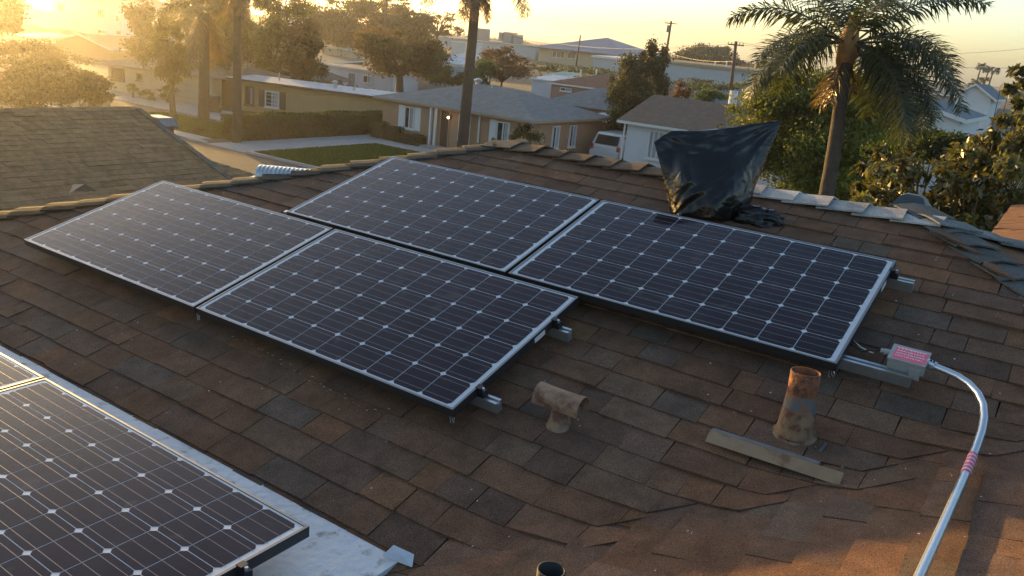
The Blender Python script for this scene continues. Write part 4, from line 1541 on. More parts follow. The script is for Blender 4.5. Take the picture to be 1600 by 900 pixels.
# --- buildings on the top left skyline
A, Bq = on_y(446, 13, 130), on_y(493, 17, 130)
H = House('building', 'grey flat roofed building on the skyline between two dark trees', 'building', A.x - 2, Bq.x + 2, 130, 140, (A.z + Bq.z) / 2, 'blue_wall', 'roof_grey', 'flat', 0, .5, zg=-4, slope=.3, th=.5)
A, Bq = on_y(415, 26, 118), on_y(446, 33, 118)
H = House('house', 'white house fragment above the reddish bank at the upper left', 'house', A.x, Bq.x, 118, 124, A.z, 'white_wall', 'roof_white', 'flat', 0, .2, zg=-4.2)
a, c = on_y(463, 37, 112), on_y(475, 44, 112)
b = MB()
b.prism([(a.x, 112, a.z), (c.x, 112, a.z - .05), (c.x, 110.6, c.z), (a.x, 110.6, c.z)], (0, 0, -.12))
b.box((a.x + .05, 111.8, ground_z(a.x, 112)), (a.x + .15, 111.9, a.z - .15))
b.box((c.x - .15, 111.8, ground_z(a.x, 112)), (c.x - .05, 111.9, a.z - .2))
tag(b.build('awning', M['awning']), 'small orange awning on the hillside at the upper left', 'awning')
# --- blue hip roofed building
A, Bq = on_y(838, 72, 146), on_y(985, 88, 146)
WB = Bq.x - A.x - 1.6
H = House('school_building', 'large building with blue pyramid roof on the skyline', 'building', A.x + .8, Bq.x - .8, 146, 146 + WB, (A.z + Bq.z) / 2 - .1, 'cream', 'roof_blue', 'hip', on_y(908, 55, 146 + WB / 2).z - (A.z + Bq.z) / 2 + .1, 1.2, 'trim_brown', zg=-2.9)
for x in (864, 871, 877, 888, 894):
    rect(H, x, 79 + (x - 864) * .06, x + 5, 90 + (x - 864) * .06, 146, mull=0, frame='trim')
# --- long pale walls with flat roofs
A, Bq = on_y(928, 86, 128), on_y(1018, 96, 128)
H = House('hall', 'long pale blue hall with flat roof right of the blue roofed building', 'building', A.x, Bq.x + 1, 128, 140, (A.z + Bq.z) / 2, 'blue_wall', 'roof_white', 'flat', 0, .3, zg=-3.4, slope=.2, th=.35)
A, Bq = on_y(1043, 97, 118), on_y(1184, 110, 118)
H = House('hall', 'long pale blue hall beneath the round dark tree on the skyline', 'building', A.x - 4.5, Bq.x + 3, 118, 131, (A.z + Bq.z) / 2 + .1, 'blue_wall', 'roof_tan', 'flat', 0, .3, 'trim_tan', zg=-3.6, slope=.2, th=.4)
for x in (1117, 1135):
    a = on_y(x, 102, 118.5)
    H.pipe('vent_stack', a.x, 118.5, a.z - .5, a.z + .6, .10, 'trim')
# --- salmon house
A, Bq = on_y(862, 128, 66), on_y(962, 142, 66)
H = House('house', 'salmon stucco house with reddish brown roof behind the peach house', 'house', A.x, Bq.x + 5, 66, 74, (A.z + Bq.z) / 2, 'salmon', 'roof_red', 'hip', 1.35, .35, 'trim', zg=-4.9)
rect(H, 876, 136, 893, 144, 66, mull=1)
for (x, y, h_) in ((931, 121, .75), (907, 117, .5)):
    a = on_y(x, y, 70)
    H.pipe('vent_stack', a.x, 70, a.z - .5, a.z + h_, .07, 'trim')
A, Bq = on_y(832, 122, 69), on_y(864, 126, 69)
H = House('shed', 'white shed with sheet roof left of the salmon house', 'shed', A.x, Bq.x, 69, 73, A.z, 'white_wall', 'roof_white', 'flat', 0, .2, zg=-4.9, slope=.4)
a, c = on_y(850, 113, 80), on_y(877, 117, 80)
H = House('shed', 'shed with green sheet roof above the salmon house', 'shed', a.x, c.x, 80, 84, a.z - .3, 'grey_wall', 'green_metal', 'flat', 0, .1, zg=-4.8, slope=.5)
# --- grey back house and lean-to roofs
A, Bq = on_y(846, 158, 47), on_y(948, 166, 47)
H = House('back_house', 'low back house with light grey hip roof right behind the peach house', 'house', A.x + .5, Bq.x, 47, 53, (A.z + Bq.z) / 2 - .1, 'salmon', 'roof_grey', 'hip', 1.15, .35, 'trim_brown', zg=-4.95)
A, Bq = on_y(914, 180, 44.3), on_y(952, 184, 44.3)
H = House('lean_to', 'lean-to with pale corrugated roof beside the dark conifer', 'lean-to', A.x, Bq.x + .6, 44.3, 46.8, A.z - .1, 'brown_wall', 'roof_white', 'flat', 0, .1, zg=-5, slope=.25)
# --- white house at the right with tan roof
A = on_y(970, 186, 38.4)
H = House('house', 'white house with brown roof behind the black plastic bag', 'house', A.x + .45, A.x + 11, 38.4, 45.8, A.z - .02, 'white_wall', 'roof_brown', 'gable_x', 1.3, .45, 'trim', zg=ZS)
rect(H, 1016, 203, 1040, 252, 38.4, mull=3, pane='curtain', frame='trim')
H.pipe('downspout', A.x + .35, 38.3, -5, A.z - .1, .05, 'trim')
H.pipe('chimney', on_y(1146, 150, 43).x, 43, -2.6, on_y(1146, 142, 43).z, .22, 'trim')
# --- blue grey roof beyond
A, Bq = on_y(1080, 158, 60), on_y(1186, 166, 60)
H = House('house', 'house with blue grey roof below the long halls, beside the wooden pole', 'house', A.x, Bq.x + 2, 60, 68, (A.z + Bq.z) / 2, 'white_wall', 'roof_slate', 'hip', 1.5, .4, 'trim', zg=-4.95)
# --- white houses at the right
A, Bq, T_ = on_y(1438, 167, 44), on_y(1512, 187, 44), on_y(1440, 162, 44)
H = House('house', 'white gabled house with grey roof between the palm and the big leafed tree', 'house', 2 * A.x - Bq.x, Bq.x - .3, 44, 53, Bq.z, 'white_wall', 'roof_slate', 'gable_y', T_.z - Bq.z + .1, .3, 'trim', zg=-5, th=.2)
rect(H, 1437, 183, 1456, 199, 44, mull=1)
A, Bq = on_y(1494, 146, 62), on_y(1548, 160, 62)
H = House('house', 'pale house with low gable roof on the right skyline', 'house', A.x, Bq.x, 62, 70, on_y(1520, 152, 62).z, 'white_wall', 'roof_slate', 'gable_y', .9, .3, 'trim', zg=-5)
A, Bq = on_y(1440, 143, 75), on_y(1500, 150, 75)
H = House('house', 'grey flat roofed house behind the drooping palm fronds', 'house', A.x - 4, Bq.x, 75, 82, A.z, 'grey_wall', 'roof_grey', 'flat', 0, .3, zg=-5, slope=.3)
A = on_y(1560, 196, 30)
H = House('shed', 'tan roofed shed glimpsed through the big leafed tree at the right edge', 'shed', A.x, A.x + 3.6, 30, 34, A.z - .3, 'cream', 'roof_tan', 'gable_x', .8, .3, zg=-5)
H = House('shed', 'white shed standing behind the bag among the bright green leaves', 'shed', on_y(1408, 172, 33).x, on_y(1440, 200, 33).x, 33, 36, on_y(1420, 182, 33).z, 'white_wall', 'roof_white', 'flat', 0, .1, zg=-5)

# ================================================================== VEGETATION
def leaf_cloud(name, clumps, n, size, col, m, parent=None, loc=None, aspect=.45, droop=0.0, jitter=.3, fold=True, kind=None):
    """n leaves (diamonds) spread over clumps = [(centre, radius xyz, weight, tone)]"""
    wts = np.array([c[2] for c in clumps], float)
    wts /= wts.sum()
    idx = rng.choice(len(clumps), n, p=wts)
    C = np.array([list(c[0]) for c in clumps])[idx]
    Rd = np.array([list(c[1]) for c in clumps])[idx]
    tone = np.array([c[3] for c in clumps])[idx]
    d = rng.normal(size=(n, 3))
    d /= np.linalg.norm(d, axis=1)[:, None]
    r = np.minimum(np.abs(rng.normal(.55, .32, n)), 1.45)
    P = C + d * Rd * r[:, None]
    ax = rng.normal(size=(n, 3)) + d * .8
    ax[:, 2] -= droop
    ax /= np.linalg.norm(ax, axis=1)[:, None]
    sd = np.cross(ax, rng.normal(size=(n, 3)))
    sd /= np.linalg.norm(sd, axis=1)[:, None] + 1e-9
    s = size * rng.uniform(.6, 1.35, n)
    h, w = ax * s[:, None] * .5, sd * (s * aspect * .5)[:, None]
    V = np.stack([P - h, P + w * 1.0 - h * .1, P + h, P - w * 1.0 - h * .1], 1)
    c = np.array(col)[None] * tone[:, None] * rng.uniform(1 - jitter, 1 + jitter, (n, 1)) * (1 + rng.normal(0, .08, (n, 3)))
    return link(name, np_mesh(name, V, None, m, np.clip(c, .002, .9)), parent, kind, loc)
def clumps_in(rx, ry, rz, k, cr, r_=None, base=-.65, shell=.55):
    r_ = r_ or rnd
    out = []
    for i in range(k):
        while True:
            v = Vector((r_.uniform(-1, 1), r_.uniform(-1, 1), r_.uniform(base, 1)))
            if shell < v.length < 1 or (v.length < 1 and r_.random() < .25):
                break
        q = cr * r_.uniform(.4, 1.35)
        o_ = r_.uniform(.62, 1.02)
        out.append(((v.x * rx * o_, v.y * ry * o_, v.z * rz * o_), (rx * q, ry * q, rz * q * r_.uniform(.6, 1)), q * q, r_.choice((.62, .8, 1, 1, 1.15, 1.4))))
    return out
def tree(name, label, px, py, rpx, rpy, t, n, size, col, low=-.65, k=22, cr=.34, trunk=.18, mat_='leaf', base=None, cat='tree', group=None, depth=1.0, bare=False, droop=0.0, limbs=6, shell=.55, aspect=.5, jitter=.3):
    """crown centre at the place seen at (px, py), t metres along the view; radii given as seen from the camera"""
    c = at(px, py, t)
    rx, rz = rpx * t / FOC, rpy * t / FOC
    gz = ground_z(c.x, c.y)
    bx, by = (c.x, c.y) if base is None else base
    o = thing(name, label, cat, (bx, by, gz), group=group)
    cl = clumps_in(rx * 1.06, rx * 1.06 * depth, rz * 1.06, k, cr * 1.15, shell=shell, base=low)
    off = Vector((c.x - bx, c.y - by, c.z - gz))
    b = MB()
    fork = Vector((off.x * .6, off.y * .6, max(.4, off.z - rz * .75)))
    b.tube([(0, 0, -.3), fork * .5 + Vector((rnd.gauss(0, .06), rnd.gauss(0, .06), 0)), fork], [trunk * 1.25, trunk, trunk * .8], 8)
    for cc_ in rnd.sample(cl, min(limbs, len(cl))):
        e = off + Vector(cc_[0]) * .9
        mid = (fork + e) / 2 + Vector((rnd.gauss(0, .1), rnd.gauss(0, .1), rz * .12))
        b.tube([fork, mid, e], [trunk * .62, trunk * .36, trunk * .1], 5)
        for q in range(3 if bare else 1):
            e2 = mid + (e - mid) * rnd.uniform(.2, .8) + Vector((rnd.gauss(0, rx * .3), rnd.gauss(0, rx * .3), rnd.uniform(0, rz * .5)))
            b.tube([mid, (mid + e2) / 2, e2], [trunk * .25, trunk * .16, trunk * .05], 4)
    b.build('trunk', M['bark'], o, smooth=True)
    leaf_cloud('crown', cl, int(n * 1.25), size, col, M[mat_], o, loc=off, droop=droop, aspect=aspect, jitter=jitter)
    return o
def bush(name, label, px, py, rpx, rpy, t, n, size, col, k=12, cat='shrub', mat_='leaf', group=None, cr=.45, stem=True):
    c = at(px, py, t)
    rx, rz = rpx * t / FOC, rpy * t / FOC
    gz = ground_z(c.x, c.y)
    o = thing(name, label, cat, (c.x, c.y, gz), group=group)
    b = MB()
    for i in range(4):
        a = rnd.uniform(0, 6.28)
        b.tube([(0, 0, -.1), (math.cos(a) * rx * .2, math.sin(a) * rx * .2, (c.z - gz) * .6), (math.cos(a) * rx * .5, math.sin(a) * rx * .5, c.z - gz)], [.05, .035, .015], 5)
    b.build('stem', M['bark'], o)
    leaf_cloud('foliage', clumps_in(rx, rx, rz, k, cr, base=-1, shell=.3), n, size, col, M[mat_], o, loc=(0, 0, c.z - gz))
    return o
def box_hedge(label, x0, x1, y0, y1, zt, n, size, col, zg=ZS, rough_=.06, group=None):
    o = thing('hedge', label, 'hedge', ((x0 + x1) / 2, (y0 + y1) / 2, zg), group=group)
    sx, sy, sz = x1 - x0, y1 - y0, zt - zg
    # leaves over the box's skin, a denser woody core inside
    b = MB()
    b.box((-sx / 2 + .1, -sy / 2 + .1, -.2), (sx / 2 - .1, sy / 2 - .1, sz - .12))
    b.build('branch_core', M['bark'], o)
    f = rng.uniform(0, 1, (n, 3)) - .5
    face = rng.choice(5, n, p=np.array([sy * sz, sy * sz, sx * sz, sx * sz, sx * sy]) / (2 * sy * sz + 2 * sx * sz + sx * sy))
    P = f * np.array([sx, sy, sz])
    P[:, 2] += sz / 2
    dp = np.abs(rng.normal(0, rough_, n))
    for k, (a, s) in enumerate(((0, -1), (0, 1), (1, -1), (1, 1), (2, 1))):
        msk = face == k
        lim = (sx, sy, sz)[a]
        P[msk, a] = (s * (lim / 2 - dp[msk] + .06 * np.sin(P[msk, (a + 1) % 3] * 2.3 + 1.1 * P[msk, (a + 2) % 3]))) if a < 2 else lim - dp[msk] + .08 * np.sin(P[msk, 0] * 2.1 + P[msk, 1] * 1.3) * rng.uniform(.3, 1, msk.sum())
    ax = rng.normal(size=(n, 3))
    ax /= np.linalg.norm(ax, axis=1)[:, None]
    sd = np.cross(ax, rng.normal(size=(n, 3)))
    sd /= np.linalg.norm(sd, axis=1)[:, None]
    s = size * rng.uniform(.6, 1.4, n)
    h, w = ax * s[:, None] * .5, sd * s[:, None] * .28
    V = np.stack([P - h, P + w, P + h, P - w], 1)
    patch = .85 + .3 * np.sin(P[:, 0] * 1.7 + P[:, 2] * 2.3) * np.sin(P[:, 1] * 1.1 + 1)
    c = np.array(col)[None] * patch[:, None] * rng.uniform(.65, 1.35, (n, 1))
    link('foliage', np_mesh('foliage', V, None, M['leaf'], np.clip(c, .003, .9)), o)
    return o
OLIVE, DARK, BROWN, YELG, MIDG, REDB = (.060, .062, .020), (.032, .040, .016), (.070, .048, .020), (.105, .095, .020), (.050, .075, .020), (.085, .052, .035)
# hedges
box_hedge('long clipped hedge in front of the ochre house', -31.9, -30.5, 25.7, 37.4, -3.75, 15000, .12, (.060, .075, .022))
box_hedge('tallest of the clipped box hedges under the shuttered window, nearest the driveway', -29.65, -28.75, 34.4, 35.1, -4.03, 1800, .07, (.055, .070, .020))
box_hedge('middle clipped box hedge under the shuttered window', -28.7, -27.6, 34.4, 35.1, -4.18, 1900, .07, (.045, .056, .018))
box_hedge('lowest clipped box hedge beside the white porch posts', -27.5, -25.9, 34.1, 35.1, -4.42, 2600, .07, (.038, .048, .016))
box_hedge('thin hedge along the driveway side of the ochre house', -31.4, -29.9, 37.5, 38.3, -3.5, 2500, .10, (.045, .050, .018))
# dark mass at the left behind the neighbour's roof
for i, (lab, px, py, rx, ry, tt) in enumerate((
        ('big olive shrub bank at the far left edge behind the neighbour roof', 30, 135, 70, 42, 40),
        ('rounded olive shrub behind the neighbour roof, below the brown gable', 100, 128, 52, 34, 42),
        ('dark shrub beside the cream house wall', 142, 138, 34, 26, 44),
        ('broad hedge-like tree at the left edge below the pale roofed shed', 28, 85, 55, 26, 62),
        ('olive bushes in front of the brown gable', 95, 95, 55, 26, 70))):
    bush('shrub', lab, px, py, rx, ry, tt, 5200, .22, (.050, .046, .015), k=22)
tree('tree', 'dusty tree hiding the top left corner of the view', -20, 22, 55, 40, 62, 6000, .30, (.085, .078, .022), trunk=.25)
tree('tree', 'dense tree right of the two storey house', 228, 56, 38, 50, 72, 6500, .30, (.052, .048, .018), low=-1, trunk=.22)
tree('tree', 'brownish tree on the skyline behind the pepper tree', 292, 22, 45, 36, 88, 5200, .34, (.075, .068, .024), trunk=.25)
# pepper tree with leaning trunk: hanging yellow green sprays
tb = on_z(318, 190, ZS)
tree('tree', 'yellow green feathery tree left of the shaggy palm', 268, 84, 44, 60, 50, 9000, .20, (.085, .078, .022), trunk=.16, droop=1.2, k=34, cr=.26, aspect=.3, limbs=10, low=-.9)
tree('tree', 'green tree with drooping sprays right of the thin palm trunk', 425, 60, 56, 80, 66, 13000, .24, (.060, .068, .022), low=-1, trunk=.22, droop=1.2, k=34, cr=.28, limbs=8)
tree('tree', 'olive tree behind the thin palm trunk at the top edge', 356, 42, 50, 54, 58, 8500, .24, (.062, .060, .020), low=-1, trunk=.2, droop=.8, k=26)
tree('conifer', 'brown conifer left of the white painted house', 478, 82, 34, 58, 64, 7500, .24, (.048, .036, .018), low=-1, k=24, trunk=.2)
tree('tree', 'big dark tree on the skyline left of the tall pole', 535, 38, 62, 50, 114, 11000, .42, (.048, .044, .022), k=36, cr=.3, trunk=.35)
tree('tree', 'dark tree on the skyline right of the tall pole', 622, 46, 52, 42, 118, 10000, .44, (.052, .046, .024), k=34, cr=.3, trunk=.35)
tree('tree', 'rusty leaved tree against the bright sky', 600, 12, 60, 24, 132, 2600, .42, (.11, .085, .04), k=30, cr=.2, trunk=.3, bare=True, limbs=12)
tree('tree', 'sparse tree with the bright sky showing through it, left of the tall palm', 684, 38, 42, 24, 140, 1500, .40, (.12, .095, .05), k=26, cr=.2, trunk=.28, bare=True, limbs=14)
tree('tree', 'wide brown green tree with forked trunk before the white annex', 626, 86, 74, 42, 68, 12500, .27, (.072, .060, .022), k=40, cr=.26, trunk=.34, limbs=9)
tree('tree', 'rust coloured tree above the wide brown green tree', 590, 64, 34, 24, 84, 3800, .30, (.12, .065, .02), k=18, trunk=.2)
tree('tree', 'leafless reddish thicket right of the tall palm trunk', 786, 104, 48, 32, 66, 5200, .17, REDB, k=34, cr=.24, trunk=.1, bare=True, limbs=16)
bush('shrub', 'green bush behind the peach house, left of the tall palm trunk', 706, 122, 30, 20, 60, 3400, .20, (.055, .075, .022))
bush('shrub', 'green bush behind the peach house, right of the tall palm trunk', 758, 116, 26, 28, 58, 3600, .20, (.05, .078, .022))
tree('conifer', 'tall dark juniper between the peach house and the white house', 988, 160, 42, 68, 50, 26000, .16, (.042, .050, .018), low=-1, k=60, cr=.30, trunk=.2, limbs=8)
tree('conifer', 'ragged upright juniper behind, with pointed top', 1020, 116, 28, 50, 54, 13000, .17, (.052, .050, .022), low=-1, k=40, cr=.28, trunk=.14)
bush('shrub', 'rust brown bush behind the white house roof', 1066, 146, 16, 18, 56, 1800, .16, (.10, .055, .025))
bush('shrub', 'bright green small tree behind the brown roof ridge', 1110, 150, 30, 16, 54, 2600, .17, (.065, .105, .028))
bush('shrub', 'ivy on the wall below the long hall, right part', 1090, 132, 70, 9, 108, 2600, .30, (.04, .058, .02), k=20)
bush('shrub', 'ivy on the wall below the long hall, far right part', 1160, 138, 40, 8, 104, 1500, .28, (.038, .052, .02), k=14)
bush('shrub', 'low green growth under the blue roofed building', 930, 112, 70, 8, 118, 2600, .30, (.045, .060, .022), k=20)
bush('shrub', 'low green growth left of the blue roofed building', 850, 106, 26, 7, 120, 1200, .30, (.045, .055, .022), k=10)
tree('tree', 'round dark tree on the skyline above the long hall', 1112, 88, 50, 24, 190, 9000, .55, (.030, .036, .018), k=34, cr=.3, trunk=.5)
tree('tree', 'lower dark tree adjoining the round one on the skyline', 1065, 96, 26, 13, 186, 2600, .5, (.034, .038, .018), k=16, trunk=.4)
# yard trees at the right
tree('leafy_tree', 'large bright green leafy tree behind the leaning palm', 1278, 220, 134, 112, 31, 74000, .135, (.120, .145, .026), low=-1, k=130, cr=.25, trunk=.22, limbs=12, jitter=.4)
bush('shrub', 'bright green shrub below the white gabled house', 1425, 210, 44, 20, 24, 3600, .12, (.05, .09, .022))
bush('shrub', 'dense green shrub under the drooping palm fronds, left of the white gable', 1395, 242, 48, 34, 23, 7000, .11, (.042, .068, .020), k=22)
bush('shrub', 'dense green shrub in front of the white gabled house, behind the big leafed tree', 1470, 228, 62, 34, 21, 8500, .11, (.048, .072, .022), k=22)
# big leafed tree near the right edge: the nearest leaves one by one
AVO = (.085, .088, .028)
c = at(1520, 262, 11.5)
gz = ground_z(c.x, c.y)
av = thing('big_leafed_tree', 'tree with large glossy leaves, some tinted sunlit yellow, filling the right edge beyond the roof', 'tree', (c.x, c.y, gz))
rx, rz = 1.55, 1.10
b = MB()
off = Vector((0, 0, c.z - gz))
acl = []
def av_top(x):
    pts_ = ((1320, 300), (1345, 262), (1380, 238), (1430, 226), (1490, 222), (1540, 205), (1560, 185), (1640, 150))
    for (x0, y0), (x1, y1) in zip(pts_, pts_[1:]):
        if x <= x1:
            return y0 + (y1 - y0) * max(0, (x - x0) / (x1 - x0))
    return 150
for i in range(210):
    x = rnd.uniform(1338, 1640)
    yt = av_top(x)
    y = yt + 18 + (385 - yt) * rnd.random() ** .9
    p = at(x, y, 11.5 + rnd.uniform(-1.2, 1.6))
    q = rnd.uniform(.12, .26)
    acl.append((p - c, (q, q, q * .8), q * q, rnd.choice((.5, .75, 1, 1.1, 1.4))))
for (x, y, q) in ((1590, 112, .13), (1602, 132, .16), (1578, 140, .10), (1592, 165, .15), (1570, 190, .14), (1600, 190, .16), (1552, 212, .13), (1350, 262, .10), (1342, 292, .10), (1374, 236, .10)):
    acl.append((at(x, y, 11.2) - c, (q, q, q * .7), .035, 1.0))
fork = Vector((0, 0, .9))
b.tube([(0, 0, -.2), (.03, .02, .5), fork], [.16, .13, .11], 8)
for cl in acl[::4]:
    e = off + Vector(cl[0])
    mid = fork + (e - fork) * .55 + Vector((rnd.gauss(0, .1), rnd.gauss(0, .1), .1))
    b.tube([fork, mid, e], [.026, .014, .005], 5)
    for q in range(2):
        b.tube([mid, e + Vector((rnd.gauss(0, .2), rnd.gauss(0, .2), rnd.gauss(0, .15)))], [.014, .005], 4)
b.build('trunk', M['bark'], av, smooth=True)
leaf_cloud('crown', acl, 24000, .115, AVO, M['leaf_gloss'], av, loc=off, droop=.9, aspect=.42, jitter=.45)
def one_leaf():
    b = MB()
    L_, W_ = .135, .028
    pts = [(0, 0, 0), (.05, W_ * .8, .006), (.09, W_, .004), (.13, W_ * .6, -.008), (L_, 0, -.02), (.13, -W_ * .6, -.008), (.09, -W_, .004), (.05, -W_ * .8, .006), (.05, 0, -.006), (.09, 0, -.010), (.13, 0, -.016)]
    fs = [(0, 8, 1), (1, 8, 9, 2), (2, 9, 10, 3), (3, 10, 4), (0, 7, 8), (7, 6, 9, 8), (6, 5, 10, 9), (5, 4, 10)]
    return b, pts, fs
LEAFM = []
for tn in (.6, .85, 1.1, 1.5, 2.0):  # brighter, yellower leaves carry low sunlight in their tint
    b, pts, fs = one_leaf()
    b.tint = (AVO[0] * tn * (1.15 if tn > 1.2 else .9), AVO[1] * tn, AVO[2] * tn)
    b.add(pts, fs)
    LEAFM.append(b.mesh('leaf', M['leaf_gloss']))
for i in range(260):
    cl = rnd.choice(acl)
    d = Vector((rnd.gauss(0, 1), rnd.gauss(0, 1), rnd.gauss(0, 1))).normalized()
    if d.dot(FWD) > .3: d = -d
    o = link('leaf', rnd.choice(LEAFM), av, loc=off + Vector(cl[0]) + Vector((d.x * cl[1][0], d.y * cl[1][1], d.z * cl[1][2])) * 1.05)
    o.rotation_euler = (rnd.uniform(-.6, .6), rnd.uniform(.2, 1.3), rnd.uniform(0, 6.28))
    s = rnd.uniform(.8, 1.25)
    o.scale = (s, s, s)
# shrubs by houses
for lab, px, py, rx, ry, tt, col in (
        ('round shrub under the front window of the cream house', 207, 139, 10, 9, 57.5, MIDG), ('spreading shrub right of the round one before the cream house', 231, 149, 13, 10, 57, MIDG),
        ('darker shrub before the cream house near the garage', 262, 145, 14, 11, 56.5, OLIVE), ('spiky light green shrub beside the right window of the peach house', 826, 220, 30, 17, 37, (.075, .082, .022)),
        ('dark foliage added as the shade in the recessed corner of the peach house', 816, 205, 17, 18, 37.6, (.03, .028, .014)), ('small succulent under the white shutter of the peach house', 773, 222, 5, 7, 37.5, MIDG),  # the dark clump is added in place of the corner's shade
        ('low plant bed at the foot of the leaning trunk', 338, 208, 22, 9, 46, (.075, .072, .025)), ('small bush on the verge beside the hedge end', 312, 204, 9, 7, 45, OLIVE)):
    bush('shrub', lab, px, py, rx, ry, tt, 1500, .11, col, k=10)

# ---- palms
def frond(mb, base, az, el, Ln, droop, n, ll, lw, col, hang=.5, planes=3):
    """feather frond: rachis arcs over, leaflets stand out on several planes and hang"""
    d = Vector((math.cos(az) * math.cos(el), math.sin(az) * math.cos(el), math.sin(el)))
    p = Vector(base)
    pts = [p.copy()]
    seg = 14
    for i in range(seg):
        f = (i + 1) / seg
        d = (d + Vector((0, 0, -droop * (.3 + f) / seg))).normalized()
        p = p + d * (Ln / seg)
        pts.append(p.copy())
    mb.tint = (.09, .075, .03)
    mb.tube(pts, [.024 * (1 - i / (seg + 1)) + .004 for i in range(seg + 1)], 5)
    for i in range(n):
        f = .14 + .86 * (i + rnd.random() * .6) / n
        x = f * seg
        k = min(int(x), seg - 1)
        q = pts[k].lerp(pts[k + 1], x - k)
        tdir = (pts[k + 1] - pts[k]).normalized()
        sd = tdir.cross(Vector((0, 0, 1)))
        if sd.length < .05: sd = Vector((math.sin(az), -math.cos(az), 0))
        sd.normalize()
        upd = sd.cross(tdir)
        prof = math.sin(math.pi * (f * .82 + .12)) ** .6
        for s in (-1, 1):
            a = rnd.choice((-.5, .05, .6)) + rnd.gauss(0, .15)
            ld = (sd * s * math.cos(a) + upd * math.sin(a) + tdir * rnd.uniform(.35, .75)).normalized()
            l = ll * prof * rnd.uniform(.8, 1.15)
            m1 = q + ld * l * .5 + Vector((0, 0, -hang * l * .12))
            e = q + ld * l * .86 + Vector((0, 0, -hang * l * .5))
            w = tdir * lw * .5
            tn = rnd.uniform(.7, 1.3)
            mb.tint = (col[0] * tn, col[1] * tn, col[2] * tn)
            mb.add([q - w * .5, q + w * .5, m1 + w, e, m1 - w], [(0, 1, 2, 4), (4, 2, 3)])
def palm(label, basep, top, r0, r1, fronds, Ln, ll, col, lean=0.0, boots=None, skirt=0, skirt_len=1.2, lw=.035, nl=70):
    o = thing('palm_tree', label, 'palm tree', basep)
    bp_ = Vector(basep)
    tp_ = Vector(top) - bp_
    b = MB()
    pts, rad = [], []
    N_ = 22
    for i in range(N_ + 1):
        f = i / N_
        bend = math.sin(math.pi * f) * lean
        p = tp_ * f + Vector((bend, -bend * .3, 0))
        pts.append(p)
        rad.append((r0 + (r1 - r0) * min(1, f * 1.15)) * (1 + .035 * (i % 2)))
    pts[0] = Vector((0, 0, -.3))
    b.tube(pts, rad, 14)
    b.build('trunk', M['palm_bark'], o, smooth=True)
    if boots:
        b = MB()
        b.tube([tp_ + Vector((0, 0, z)) for z in (-.35, -.1, .2, .55, .9)], [r1 * 1.0, r1 * 1.5, r1 * 1.6, r1 * 1.25, r1 * .4], 12)
        b.build('crown_shaft', M['palm_boot'], o, smooth=True)
    for (az, el, ls, dr) in fronds:
        mb = MB()
        frond(mb, tp_ + Vector((math.cos(az) * r1 * .6, math.sin(az) * r1 * .6, (.45 if boots else .2) * .6)), az, el, Ln * ls, dr, nl, ll, lw, col)
        mb.build('frond', M['leaf_gloss'], o)
    for i in range(skirt):
        az = rnd.uniform(0, 6.28)
        mb = MB()
        frond(mb, tp_ + Vector((math.cos(az) * r1, math.sin(az) * r1, rnd.uniform(-.2, .3))), az, -1.2, skirt_len * rnd.uniform(.7, 1.2), .9, 34, ll * .7, lw, (.16, .105, .05), hang=.9)
        mb.build('dead_frond', M['leaf_gloss'], o)
    return o
RA = math.atan2(RIGHT.y, RIGHT.x)                 # azimuth of "to the right" seen from the camera
# leaning queen palm at the right
T_ = 19.0
top = at(1322, 88, T_)
q = at(1284, 300, T_)
dirv = (top - q)
gz = -3.9
basep = q + dirv * ((gz - q.z) / dirv.z)
fr = []
for (da, el, ls, dr) in ((0.15, .50, 1.0, 1.9), (-.25, .30, 1.05, 2.3), (.5, .15, .95, 2.3), (-.6, .05, .9, 2.2), (-.9, .42, .95, 2.2), (-1.15, -.1, .85, 1.9), (.05, -.15, .95, 1.9), (-.35, -.45, .8, 1.5), (-.75, -.5, .85, 1.4),
                         (-.12, -.75, 1.05, 1.0), (.25, .02, 1.08, 2.0), (3.05, .62, .95, 1.5), (3.3, .15, .85, 2.1), (2.8, .05, .85, 2.3), (3.7, .35, .8, 2.1), (2.4, .4, .8, 2.0), (1.5, .9, .9, 1.3), (-1.6, .8, .9, 1.6), (.9, 1.0, .9, 1.2), (2.0, .85, .9, 1.3), (-.2, .85, 1.0, 1.5), (.8, -.1, .9, 2.0), (1.9, .1, .9, 2.1)):
    fr.append((RA + da, el, ls, dr))
palm('leaning queen palm with drooping dark feather fronds rising behind the ridge', basep, top, .195, .140, fr, 3.0, .72, (.048, .062, .024), lean=.12, boots=True, skirt=3, skirt_len=.9, lw=.036, nl=125)
# spathes and dead stubs under the crown
# tall straight palm in the middle: crown above the picture, dead skirt hanging into it
p0 = on_z(722, 238, ZS)
p0 = on_y(722, 233, 33.6)
p0.z = ZS
tq = at(733, 8, 44.5)
dv = p0.xy
top = Vector((p0.x + .15, p0.y, 2.1 + 1.9))
x_, y_, z_ = to_px(top)
fr = [(RA + a, e, 1.0, d) for a, e, d in ((0, .25, 2.6), (.5, .3, 2.5), (-.4, .2, 2.7), (3.1, .25, 2.6), (2.6, .3, 2.5), (-2.6, .2, 2.6), (1.6, .5, 2.0), (-1.6, .5, 2.0), (1.0, .9, 1.4), (-1.0, .9, 1.4), (2.2, .9, 1.3))]
palm('tall palm with thick straight trunk in front of the peach house, crown above the picture', p0, top, .30, .24, fr, 3.4, .7, (.075, .070, .035), lean=0.0, skirt=16, skirt_len=1.9, lw=.05, nl=60)
p0 = on_z(370, 224, ZS)
top = Vector((p0.x, p0.y, 2.7))
palm('thin palm trunk rising out of the long hedge at the left', p0, top, .22, .19, fr, 2.7, .7, (.070, .070, .030), lean=.05, skirt=10, skirt_len=1.6, lw=.05, nl=60)
